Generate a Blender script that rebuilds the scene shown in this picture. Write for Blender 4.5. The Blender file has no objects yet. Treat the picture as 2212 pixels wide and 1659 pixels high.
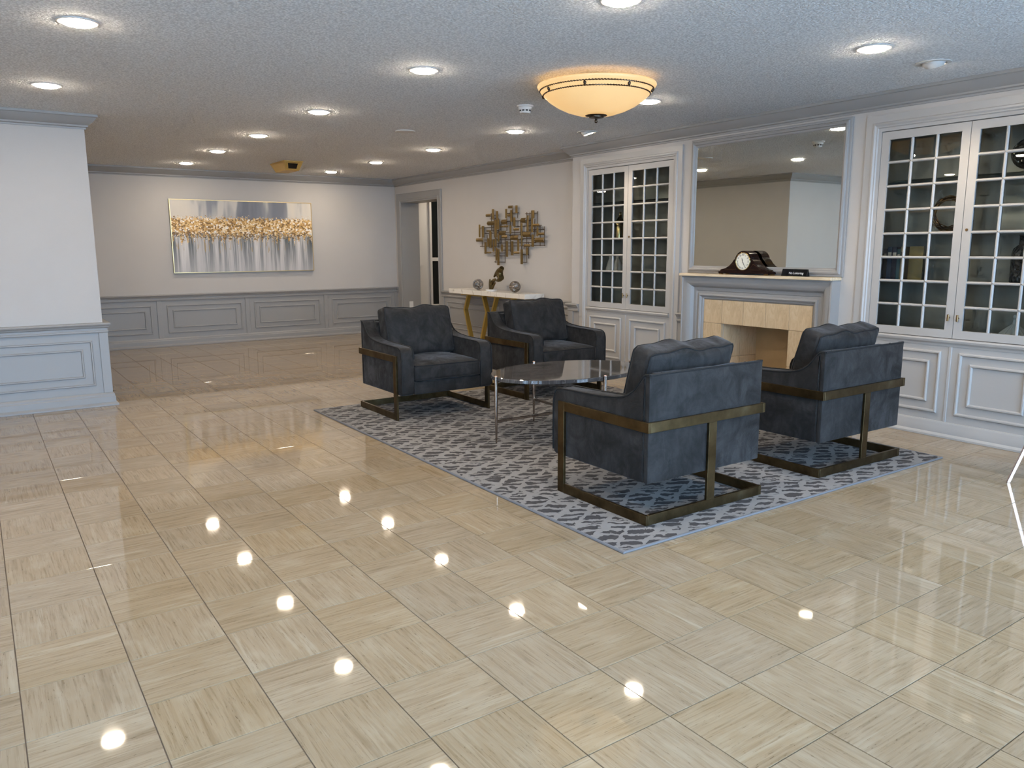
import bpy, bmesh, math, random
from mathutils import Vector, Matrix

# light and paint levels
EXPO = 0.13
SKY = 13.0
LED = 195.0
LEDC = (1.0, .845, .655)
SPOTW = 40.0
BOWL = .52
BULB = .3
TRIM = (.30, .292, .284)
WALL_A = (.485, .458, .432, 1)
WALL_B = (.525, .496, .468, 1)
CABP = (.40, .388, .375)

# ------------------------------------------------------------------ scene, camera, light
scene = bpy.context.scene
col = scene.collection
random.seed(7)
T = 0.3048                                   # floor tile pitch
CAM = Vector((-1.82256, -1.71929, 1.31929))

def make_camera():
    yaw, pitch, roll, fpx = -0.603066, 0.172786, -0.0039485, 1678.46
    f = Vector((-math.sin(yaw) * math.cos(pitch), math.cos(yaw) * math.cos(pitch), -math.sin(pitch)))
    r = Vector((math.cos(yaw), math.sin(yaw), 0)); u = r.cross(f)
    r2 = math.cos(roll) * r + math.sin(roll) * u
    u2 = -math.sin(roll) * r + math.cos(roll) * u
    cd = bpy.data.cameras.new('camera'); cd.sensor_width = 36; cd.sensor_fit = 'HORIZONTAL'
    cd.lens = 36 * fpx / 2212; cd.clip_start = .02; cd.clip_end = 300
    o = bpy.data.objects.new('camera', cd); col.objects.link(o)
    m = Matrix((r2, u2, -f)).transposed().to_4x4(); m.translation = CAM
    o.matrix_world = m
    scene.camera = o
    return r2, u2, f, fpx
CR, CU, CF, FPX = make_camera()
def to_px(p):
    d = Vector(p) - CAM; z = d.dot(CF)
    if z < .05: return None
    return (1106 + FPX * d.dot(CR) / z, 829.5 - FPX * d.dot(CU) / z)

world = bpy.data.worlds.new('overcast_sky'); scene.world = world; world.use_nodes = True
bg = world.node_tree.nodes['Background']
bg.inputs['Color'].default_value = (.44, .68, 1.0, 1); bg.inputs['Strength'].default_value = SKY
def portal(x0, x1, z0, z1, y):
    ld = bpy.data.lights.new('window_portal', 'AREA'); ld.shape = 'RECTANGLE'; ld.size = x1 - x0; ld.size_y = z1 - z0
    ld.cycles.is_portal = True
    o = bpy.data.objects.new('window_portal', ld); col.objects.link(o)
    o.location = ((x0 + x1) / 2, y, (z0 + z1) / 2) if y is not None else (-5.18, (x0 + x1) / 2, (z0 + z1) / 2)
    o.rotation_euler = (math.radians(90), 0, 0) if y is not None else (math.radians(90), 0, math.radians(-90))
WINS = [(-4.6, -2.6), (-2.4, -.5), (-.3, 1.6), (1.8, 3.5)]   # glazed bays of the entrance front
YF = -2.4
for a, b in WINS: portal(a, b, .12, 2.28, YF + .02)
WWEST = (-2.2, -.5)                            # unseen side bay, added so sky light reaches the right-hand cabinets
portal(WWEST[0], WWEST[1], .12, 2.28, None)
scene.view_settings.view_transform = 'Standard'; scene.view_settings.look = 'None'
scene.view_settings.exposure = EXPO; scene.view_settings.gamma = 1
scene.view_settings.use_curve_mapping = False
try:
    scene.cycles.use_denoising = True
    scene.cycles.max_bounces = 7; scene.cycles.diffuse_bounces = 3; scene.cycles.glossy_bounces = 4
    scene.cycles.use_adaptive_sampling = True; scene.cycles.adaptive_threshold = .09; scene.cycles.adaptive_min_samples = 12
    scene.cycles.transparent_max_bounces = 8; scene.cycles.sample_clamp_indirect = 6
    scene.cycles.caustics_reflective = False; scene.cycles.caustics_refractive = False
    scene.cycles.blur_glossy = .5
except Exception: pass

# ------------------------------------------------------------------ material helpers
def srgb(r, g, b):
    return tuple(((c / 255) / 12.92 if c / 255 <= .04045 else ((c / 255 + .055) / 1.055) ** 2.4) for c in (r, g, b)) + (1,)
class N:
    def __init__(s, name):
        s.m = bpy.data.materials.new(name); s.m.use_nodes = True
        s.t = s.m.node_tree; s.p = s.t.nodes['Principled BSDF']; s.out = s.t.nodes['Material Output']
    def new(s, typ, props=None, **inp):
        n = s.t.nodes.new(typ)
        for k, v in (props or {}).items(): setattr(n, k, v)
        for k, v in inp.items(): s.set(n, k, v)
        return n
    def set(s, n, k, v):
        i = n.inputs[int(k[1:])] if k[0] == 'i' and k[1:].isdigit() else n.inputs[k.replace('_', ' ')] if k.replace('_', ' ') in n.inputs else n.inputs[k]
        if isinstance(v, bpy.types.NodeSocket): s.t.links.new(v, i)
        elif isinstance(v, bpy.types.Node): s.t.links.new(v.outputs[0], i)
        else: i.default_value = v
    def math(s, op, a, b=0., c=None, clamp=False):
        n = s.new('ShaderNodeMath', {'operation': op, 'use_clamp': clamp}, i0=a, i1=b)
        if c is not None: s.set(n, 'i2', c)
        return n.outputs[0]
    def mix(s, f, a, b, mode='MIX'):
        n = s.new('ShaderNodeMix', {'data_type': 'RGBA', 'blend_type': mode}, i0=f, i6=a, i7=b)
        return n.outputs[2]
    def ramp(s, f, stops, interp='LINEAR'):
        n = s.new('ShaderNodeValToRGB'); s.set(n, 'Fac', f); n.color_ramp.interpolation = interp
        e = n.color_ramp.elements
        while len(e) < len(stops): e.new(.5)
        for k, (p, c) in enumerate(stops): e[k].position = p; e[k].color = c if len(c) == 4 else tuple(c) + (1,)
        return n.outputs[0]
    def noise(s, vec, scale, detail=2, rough=.5, dist=0.):
        n = s.new('ShaderNodeTexNoise', None, Scale=scale, Detail=detail, Roughness=rough, Distortion=dist)
        if vec is not None: s.set(n, 'Vector', vec)
        return n
    def map(s, vec, scale=(1, 1, 1), loc=(0, 0, 0), rot=(0, 0, 0)):
        return s.new('ShaderNodeMapping', None, Vector=vec, Scale=scale, Location=loc, Rotation=rot).outputs[0]
    def obj(s): return s.new('ShaderNodeTexCoord').outputs['Object']
    def pos(s): return s.new('ShaderNodeNewGeometry').outputs['Position']
    def bump(s, h, strength=.3, dist=.01):
        b = s.new('ShaderNodeBump', None, Strength=strength, Distance=dist, Height=h); s.set(s.p, 'Normal', b.outputs[0]); return b
    def base(s, v): s.set(s.p, 'Base Color', v)
    def pr(s, **k):
        for a, v in k.items(): s.set(s.p, a, v)
        return s
def plain(name, c, rough=.5, metal=0., bump=None, var=0., **k):
    n = N(name); n.pr(Roughness=rough, Metallic=metal, **k)
    c = c if len(c) == 4 else tuple(c) + (1,)
    if var:
        q = n.noise(n.obj(), 9, 4, .6)
        n.base(n.mix(q.outputs[0], tuple(v * (1 - var) for v in c[:3]) + (1,), tuple(min(1, v * (1 + var)) for v in c[:3]) + (1,)))
    else: n.base(c)
    if bump: n.bump(n.noise(n.obj(), bump[0], 3, .6).outputs[0], bump[1], bump[2] if len(bump) > 2 else .004)
    return n.m
def emit(name, c, s):
    n = N(name); n.pr(Base_Color=(.9, .9, .9, 1), Roughness=.4, Emission_Color=tuple(c) + (1,), Emission_Strength=s); return n.m

M = {}
def build_materials():
    M['trim'] = plain('greige_trim_paint', TRIM, .42)
    M['cab'] = plain('pale_greige_cabinet_paint', CABP, .38)
    M['white_trim'] = plain('white_paint', (.66, .65, .64), .4)
    # wall covering with a fine woven relief
    n = N('woven_wall_covering'); p = n.pos()
    a = n.noise(n.map(p, (30, 30, 420)), 1, 2).outputs[0]; b = n.noise(n.map(p, (420, 420, 60)), 1, 2).outputs[0]
    h = n.math('ADD', a, b)
    n.base(n.mix(n.noise(p, 3, 3).outputs[0], WALL_A, WALL_B)); n.pr(Roughness=.75); n.bump(h, .12, .002); M['wall'] = n.m
    # sprayed popcorn ceiling
    n = N('popcorn_ceiling'); p = n.pos()
    v = n.new('ShaderNodeTexVoronoi', {'feature': 'F1'}, Vector=p, Scale=72., Randomness=1.)
    q = n.noise(p, 85, 3, .7)
    h = n.math('ADD', n.math('MULTIPLY', n.math('SUBTRACT', 1., v.outputs[0]), .5), n.math('MULTIPLY', q.outputs[0], 1.0))
    c = n.ramp(h, [(.62, (.68, .68, .68)), (.95, (.98, .98, .975))])  # hollows drawn darker than grains: relief shade put into the colour
    n.base(c); n.pr(Roughness=.95); n.bump(h, .85, .016); M['ceiling'] = n.m
    # travertine tile: vein direction alternates from cell to cell
    n = N('travertine_tile'); p = n.pos()
    s = n.new('ShaderNodeVectorMath', {'operation': 'SCALE'}, i0=p); s.inputs['Scale'].default_value = 1 / T
    fl = n.new('ShaderNodeVectorMath', {'operation': 'FLOOR'}, i0=s.outputs[0])
    x = n.new('ShaderNodeSeparateXYZ', None, i0=fl.outputs[0])
    flat = n.new('ShaderNodeCombineXYZ', None, i0=x.outputs[0], i1=x.outputs[1])
    par = n.math('FLOORED_MODULO', n.math('ADD', x.outputs[0], x.outputs[1]), 2.)
    par = n.math('GREATER_THAN', par, .5)                     # odd cells: veins along x
    wn = n.new('ShaderNodeTexWhiteNoise', {'noise_dimensions': '3D'}, Vector=flat.outputs[0])
    xyz = n.new('ShaderNodeSeparateXYZ', None, i0=p)
    def sel(a, b): return n.new('ShaderNodeMix', {'data_type': 'FLOAT'}, i0=par, i2=a, i3=b).outputs[0]
    u = sel(xyz.outputs[1], xyz.outputs[0]); w = sel(xyz.outputs[0], xyz.outputs[1])
    rnd = n.new('ShaderNodeVectorMath', {'operation': 'SCALE'}, i0=wn.outputs[1]); rnd.inputs['Scale'].default_value = 37.
    def vein(su, sw, det, ds=0.):
        cv = n.new('ShaderNodeCombineXYZ', None, i0=n.math('MULTIPLY', u, su), i1=n.math('MULTIPLY', w, sw))
        ad = n.new('ShaderNodeVectorMath', {'operation': 'ADD'}, i0=cv.outputs[0], i1=rnd.outputs[0])
        return n.noise(ad.outputs[0], 1, det, .6, ds).outputs[0]
    broad = vein(1.3, 21, 4, .35); fine = vein(6, 120, 4, .5); pit = vein(45, 300, 2, .4); cloud = vein(5, 9, 3)
    c = n.ramp(broad, [(.30, srgb(148, 129, 104)), (.45, srgb(167, 149, 124)), (.56, srgb(159, 140, 114)), (.72, srgb(177, 162, 139))])
    c = n.mix(n.ramp(fine, [(.50, (0, 0, 0)), (.72, (.6, .6, .6))]), c, srgb(124, 104, 78))
    c = n.mix(n.ramp(cloud, [(.5, (0, 0, 0)), (.8, (.45, .45, .45))]), c, srgb(189, 176, 154))
    c = n.mix(n.math('MULTIPLY', n.ramp(pit, [(.63, (0, 0, 0)), (.70, (1, 1, 1))]), n.ramp(fine, [(.46, (0, 0, 0)), (.62, (.75, .75, .75))])), c, srgb(88, 70, 50))
    tint = n.new('ShaderNodeSeparateColor', None, i0=wn.outputs[1])
    hs = n.new('ShaderNodeHueSaturation', None, Color=c, Saturation=n.math('MULTIPLY_ADD', tint.outputs[1], .14, .98), Value=n.math('MULTIPLY_ADD', tint.outputs[0], .10, .87))
    n.base(hs.outputs[0]); n.pr(Roughness=.085, IOR=1.52)
    n.set(n.p, 'Roughness', n.math('MULTIPLY_ADD', n.noise(p, 6, 3).outputs[0], .05, .012))
    M['tile'] = n.m
    M['grout'] = plain('brown_grout', (.16, .12, .09), .8)
    # honed travertine of the fireplace
    n = N('honed_travertine'); p = n.obj()
    a = n.noise(n.map(p, (26, 26, 7)), 1, 5, .65, 1.2).outputs[0]
    r = n.new('ShaderNodeObjectInfo').outputs['Random']
    c = n.ramp(a, [(.3, srgb(186, 160, 126)), (.5, srgb(203, 178, 143)), (.7, srgb(212, 191, 160))])
    n.base(n.new('ShaderNodeHueSaturation', None, Color=c, Value=n.math('MULTIPLY_ADD', r, .12, .92)).outputs[0]); n.pr(Roughness=.35); M['trav'] = n.m
    n = N('travertine_shelf'); a = n.noise(n.map(n.obj(), (60, 6, 60)), 1, 4, .6, .4).outputs[0]
    n.base(n.ramp(a, [(.3, srgb(196, 170, 135)), (.6, srgb(226, 208, 178))])); n.pr(Roughness=.3); M['trav_shelf'] = n.m
    M['firebox'] = plain('tan_firebox_board', srgb(176, 148, 108), .8, var=.06)
    # dark crushed velvet
    n = N('charcoal_velvet'); p = n.obj()
    a = n.noise(p, 7, 5, .62, .8).outputs[0]; b = n.noise(n.map(p, (14, 14, 5)), 1, 4, .6, 1.5).outputs[0]
    f = n.math('MULTIPLY', n.ramp(a, [(.34, (0, 0, 0)), (.62, (1, 1, 1))]), n.ramp(b, [(.3, (.35, .35, .35)), (.6, (1, 1, 1))]))
    n.base(n.mix(f, (.010, .0090, .0086, 1), (.031, .0288, .0278, 1)))
    n.pr(Roughness=.75, Sheen_Weight=.6, Sheen_Roughness=.42, Specular_IOR_Level=.25)
    n.set(n.p, 'Sheen Tint', n.mix(f, (.05, .05, .053, 1), (.26, .27, .295, 1)))
    w = n.noise(n.map(p, (5, 5, 9)), 1, 3, .6, 2.).outputs[0]
    n.bump(n.math('ADD', n.math('MULTIPLY', w, .5), n.math('MULTIPLY', n.noise(p, 500, 2).outputs[0], .04)), .35, .02); M['velvet'] = n.m
    M['piping'] = plain('dark_velvet_piping', (.004, .004, .0045), .8, Sheen_Weight=.0, Sheen_Roughness=.5)
    n = N('antique_bronze'); p = n.obj()
    a = n.noise(n.map(p, (6, 6, 6)), 1, 4, .6).outputs[0]
    n.base(n.ramp(a, [(.3, (.060, .038, .016)), (.58, (.13, .092, .046)), (.8, (.20, .155, .09))])); n.pr(Metallic=1., Roughness=.38); M['bronze'] = n.m
    M['rose'] = plain('polished_rose_gold', (.86, .62, .52), .12, 1.)
    M['tleg'] = plain('polished_smoked_metal', (.42, .35, .30), .13, 1.)
    # smoked marble table top
    n = N('smoky_grey_marble'); p = n.obj()
    a = n.noise(n.map(p, (3, 22, 3)), 1, 6, .62, 1.2).outputs[0]
    wv = n.noise(n.map(p, (1.2, 9, 1)), 1, 5, .6, 2.2).outputs[0]
    c = n.ramp(a, [(.3, (.035, .032, .032)), (.55, (.085, .078, .076)), (.75, (.15, .14, .14))])
    ln = n.ramp(n.math('ABSOLUTE', n.math('SUBTRACT', wv, .5)), [(.0, (1, 1, 1)), (.012, (0, 0, 0))])
    n.base(n.mix(n.math('MULTIPLY', ln, .5), c, (.30, .28, .27, 1))); n.pr(Roughness=.05, IOR=1.55, Coat_Weight=.15, Coat_Roughness=.02); M['marble'] = n.m
    n = N('white_veined_marble'); p = n.obj()
    wv = n.noise(n.map(p, (3, 6, 3), rot=(0, 0, .6)), 1, 3, .5, .8).outputs[0]
    ln = n.ramp(n.math('ABSOLUTE', n.math('SUBTRACT', n.math('FRACT', n.math('MULTIPLY', n.math('ADD', wv, n.math('MULTIPLY', n.new('ShaderNodeSeparateXYZ', None, i0=p).outputs[1], 2.4)), 2.)), .5)), [(.0, (1, 1, 1)), (.06, (0, 0, 0))])
    n.base(n.mix(n.math('MULTIPLY', ln, .55), srgb(226, 220, 210), srgb(150, 136, 118))); n.pr(Roughness=.15); M['wmarble'] = n.m
    M['gold'] = plain('brushed_gold_metal', (.62, .41, .10), .34, .85, var=.08)
    M['artgold'] = plain('antique_gold_sheet', (.215, .145, .055), .42, .8, var=.22)
    M['artrod'] = plain('dark_bronze_rod', (.10, .06, .03), .5, .8)
    M['sculpt'] = plain('dark_patinated_bronze', (.12, .085, .035), .35, .9, var=.3)
    M['silver'] = plain('woven_silver_wire', (.30, .265, .235), .28, 1.)
    M['brass'] = plain('polished_brass', (.55, .42, .20), .16, 1.)
    M['oldbrass'] = plain('aged_brass', (.33, .21, .10), .3, 1.)
    M['gilt'] = plain('matte_brass_cover', srgb(196, 160, 88), .45, .45)
    M['black'] = plain('black_gloss', (.008, .008, .009), .08)
    M['blackmat'] = plain('black_matte', (.012, .012, .013), .5)
    M['dark'] = plain('dark_window_glass', (.006, .009, .010), .06)
    M['white'] = plain('white_ceramic', (.8, .79, .77), .25)
    M['plastic'] = plain('white_plastic', (.72, .70, .67), .45)
    M['mahog'] = plain('polished_mahogany', (.012, .0032, .0026), .15, var=.2, Specular_IOR_Level=.35)
    M['dial'] = plain('cream_clock_dial', (.80, .77, .66), .5)
    M['ink'] = plain('black_ink', (.01, .01, .01), .6)
    M['letter'] = plain('pale_engraved_letter', (.75, .75, .75), .5)
    M['bowl_metal'] = plain('oil_rubbed_bronze', (.075, .055, .04), .32, .95)
    M['cab_in'] = plain('olive_grey_cabinet_lining', (.40, .405, .365), .40, .25, var=.12)
    M['wood'] = plain('raw_tan_board', srgb(205, 165, 115), .6, var=.1)
    M['shelfglass'] = None
    # clear glazing: straight-through view plus mirror reflection by angle
    def glass(name, tint, ior=1.5):
        n = N(name); n.t.nodes.remove(n.p)
        tr = n.new('ShaderNodeBsdfTransparent', None, Color=tint)
        gl = n.new('ShaderNodeBsdfGlossy', None, Roughness=.0, Color=(1, 1, 1, 1))
        fr = n.new('ShaderNodeFresnel', None, IOR=ior)
        mx = n.new('ShaderNodeMixShader', None, i0=fr.outputs[0], i1=tr.outputs[0], i2=gl.outputs[0])
        n.set(n.out, 'Surface', mx.outputs[0]); return n.m
    M['glass'] = glass('bevelled_clear_glass', (.86, .90, .88, 1), 1.5)
    M['shelfglass'] = glass('glass_shelf', (.85, .92, .89, 1), 1.45)
    M['winglass'] = glass('entrance_glass', (.97, .98, .98, 1), 1.3)
    n = N('silvered_mirror'); n.base((.70, .735, .71, 1)); n.pr(Metallic=1., Roughness=.015); M['mirror'] = n.m
    M['lens'] = emit('warm_led_lens', LEDC, LED)
    M['lens_dim'] = emit('warm_spot_lens', LEDC, LED * .3)
    M['puck'] = emit('cabinet_puck_lens', (1, .93, .8), 14)
    M['ledtrim'] = plain('white_lamp_trim', (.55, .54, .52), .45)
    # frosted amber bowl, lit from inside by its bulbs
    n = N('frosted_amber_glass'); n.base((.50, .38, .20, 1)); n.pr(Roughness=.35, Emission_Color=(1., .60, .235, 1))
    sz = n.new('ShaderNodeSeparateXYZ', None, i0=n.obj())
    n.set(n.p, 'Emission Strength', n.math('MULTIPLY_ADD', n.noise(n.obj(), 2.2, 1).outputs[0], .25, BOWL)); M['bowl'] = n.m
    # rug: raised pale network over dark grey ground
    n = N('hand_tufted_rug'); p = n.pos()
    wp = n.new('ShaderNodeVectorMath', {'operation': 'SCALE'}, i0=n.noise(p, 6, 3, .6).outputs[1]); wp.inputs['Scale'].default_value = .13
    q = n.new('ShaderNodeVectorMath', {'operation': 'ADD'}, i0=p, i1=wp.outputs[0]).outputs[0]
    wp2 = n.new('ShaderNodeVectorMath', {'operation': 'SCALE'}, i0=n.noise(p, 32, 3, .65).outputs[1]); wp2.inputs['Scale'].default_value = .030
    q = n.new('ShaderNodeVectorMath', {'operation': 'ADD'}, i0=q, i1=wp2.outputs[0]).outputs[0]
    sx = n.new('ShaderNodeSeparateXYZ', None, i0=q)
    def fam(ax, ay, period, wid, seed):
        t = n.math('ADD', n.math('MULTIPLY', sx.outputs[0], ax / period), n.math('MULTIPLY', sx.outputs[1], ay / period))
        fr = n.math('ABSOLUTE', n.math('SUBTRACT', n.math('FRACT', t), .5))
        ww = n.math('MULTIPLY_ADD', n.noise(n.map(p, (1, 1, 1), (seed, seed * 2, 0)), 11, 3, .65).outputs[0], wid * 4.6, -wid * 1.25)
        return n.math('LESS_THAN', fr, ww)
    a = fam(.50, .866, .066, .175, 1.3); b = fam(-.53, .85, .122, .120, 4.1); c3 = fam(.97, .25, .41, .035, 8.7); d = fam(.42, .90, .165, .05, 3.3)
    net = n.math('MAXIMUM', n.math('MAXIMUM', a, b), n.math('MAXIMUM', c3, d))
    lite = n.mix(n.noise(p, 5, 4, .65).outputs[0], (.185, .175, .168, 1), (.335, .320, .308, 1))
    lite = n.mix(n.ramp(n.noise(n.map(p, (20, 90, 1)), 1, 3).outputs[0], [(.4, (0, 0, 0)), (.7, (.6, .6, .6))]), lite, (.25, .24, .232, 1))
    dk = n.mix(n.noise(n.map(p, (14, 60, 1)), 1, 2).outputs[0], (.056, .052, .053, 1), (.082, .077, .078, 1))
    n.base(n.mix(net, dk, lite)); n.pr(Roughness=.95, Specular_IOR_Level=.1)
    n.bump(n.math('ADD', n.math('MULTIPLY', net, .8), n.math('MULTIPLY', n.noise(p, 260, 2).outputs[0], .35)), .7, .006); M['rug'] = n.m
    M['binding'] = plain('grey_rug_binding', (.16, .16, .17), .8, bump=(300, .3))
    # painting: grey wash, gold band, grey streaks (u = x metres from the left, v = z from the bottom)
    n = N('abstract_canvas_print'); p = n.obj(); s = n.new('ShaderNodeSeparateXYZ', None, i0=p)
    X = s.outputs[0]; Z = s.outputs[2]                       # Z: 0..0.96
    jag = n.noise(n.map(p, (26, 1, 2)), 1, 3, .6).outputs[0]
    st = n.noise(n.map(p, (11, 1, .5)), 1, 4, .6, .3).outputs[0]; st2 = n.noise(n.map(p, (70, 1, 1.2)), 1, 3, .6).outputs[0]
    streak = n.math('MULTIPLY_ADD', st2, .35, n.math('MULTIPLY', st, .75))
    lower = n.ramp(streak, [(.38, (.035, .045, .052)), (.50, (.14, .155, .165)), (.57, (.44, .43, .43)), (.70, (.66, .64, .63))])
    fade = n.new('ShaderNodeMapRange', None, Value=Z, i1=.02, i2=.42).outputs[0]
    lower = n.mix(n.math('MULTIPLY_ADD', fade, -.55, .55), lower, (.56, .54, .54, 1))
    up = n.noise(n.map(p, (3.1, 1, .6), (1.7, 0, 0)), 1, 3, .5).outputs[0]
    upper = n.ramp(up, [(.38, (.62, .57, .50)), (.48, (.56, .53, .49)), (.54, (.24, .25, .28)), (.64, (.17, .18, .215))])
    half = n.math('GREATER_THAN', Z, .52)
    c = n.mix(half, lower, upper)
    vor = n.new('ShaderNodeTexVoronoi', {'feature': 'F1'}, Vector=n.map(p, (1, 1, 1.1)), Scale=46., Randomness=1.)
    vr = n.new('ShaderNodeSeparateColor', None, i0=vor.outputs[1]).outputs[0]
    fl = n.ramp(vr, [(.0, (.22, .12, .035)), (.2, (.50, .28, .08)), (.45, (.72, .48, .20)), (.7, (.86, .70, .46)), (.9, (.9, .86, .80))], 'CONSTANT')
    fl = n.mix(n.ramp(n.noise(p, 60, 3, .7).outputs[0], [(.5, (0, 0, 0)), (.7, (.6, .6, .6))]), fl, (.33, .19, .06, 1))
    edge = n.math('MULTIPLY', n.math('SUBTRACT', n.noise(p, 38, 3, .75).outputs[0], .5), .26)
    drip = n.math('MULTIPLY', n.math('SUBTRACT', jag, .42), .55)
    zz = n.math('ADD', Z, edge)
    top = n.math('LESS_THAN', zz, .745)
    lo = n.math('GREATER_THAN', n.math('ADD', zz, n.math('MAXIMUM', drip, 0.)), .52)
    c = n.mix(n.math('MULTIPLY', top, lo), c, fl)
    dark = n.math('MULTIPLY', n.math('MULTIPLY', n.math('GREATER_THAN', zz, .46), n.math('LESS_THAN', zz, .545)), n.math('GREATER_THAN', n.noise(p, 75, 3, .7).outputs[0], .515))
    c = n.mix(n.math('MULTIPLY', dark, .85), c, (.05, .05, .05, 1))
    dripg = n.math('MULTIPLY', n.math('MULTIPLY', n.math('GREATER_THAN', n.noise(n.map(p, (40, 1, 2.2)), 1, 2, .6).outputs[0], .60), n.math('LESS_THAN', Z, .52)), n.math('GREATER_THAN', n.math('ADD', Z, n.math('MULTIPLY', jag, .3)), .46))
    c = n.mix(n.math('MULTIPLY', dripg, .7), c, (.40, .27, .10, 1))
    n.base(c); n.pr(Roughness=.5); n.bump(n.noise(p, 90, 3, .7).outputs[0], .25, .004); M['canvas'] = n.m
    M['frame_gold'] = plain('thin_gold_frame', (.70, .52, .25), .3, .9)
    for k, c in {'bk_blue': (.02, .05, .10), 'bk_navy': (.015, .02, .045), 'bk_teal': (.03, .11, .14), 'bk_cream': (.30, .26, .16), 'bk_yellow': (.30, .21, .04), 'bk_black': (.015, .015, .017)}.items():
        M[k] = plain(k.replace('bk_', 'book_cloth_'), c, .5)
    M['page'] = plain('book_pages', (.72, .68, .58), .8)
    n = N('hammered_smoked_glass'); v = n.new('ShaderNodeTexVoronoi', None, Vector=n.map(n.obj(), (1, 1, .75)), Scale=34.)
    n.base((.10, .10, .10, 1)); n.pr(Roughness=.08, Metallic=.7); n.bump(v.outputs[0], 1., .02); M['hammer'] = n.m
    n = N('carved_dark_silver'); v = n.new('ShaderNodeTexVoronoi', None, Vector=n.obj(), Scale=45.)
    n.base((.14, .13, .11, 1)); n.pr(Roughness=.2, Metallic=.9); n.bump(v.outputs[0], 1., .02); M['carved'] = n.m
    n = N('pale_blown_glass'); n.base((.75, .76, .72, 1)); n.pr(Roughness=.12, Specular_IOR_Level=.8, Alpha=1.); M['pale'] = n.m
    M['paving'] = plain('entrance_paving', (.62, .62, .62), .9, var=.1)

build_materials()
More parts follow.
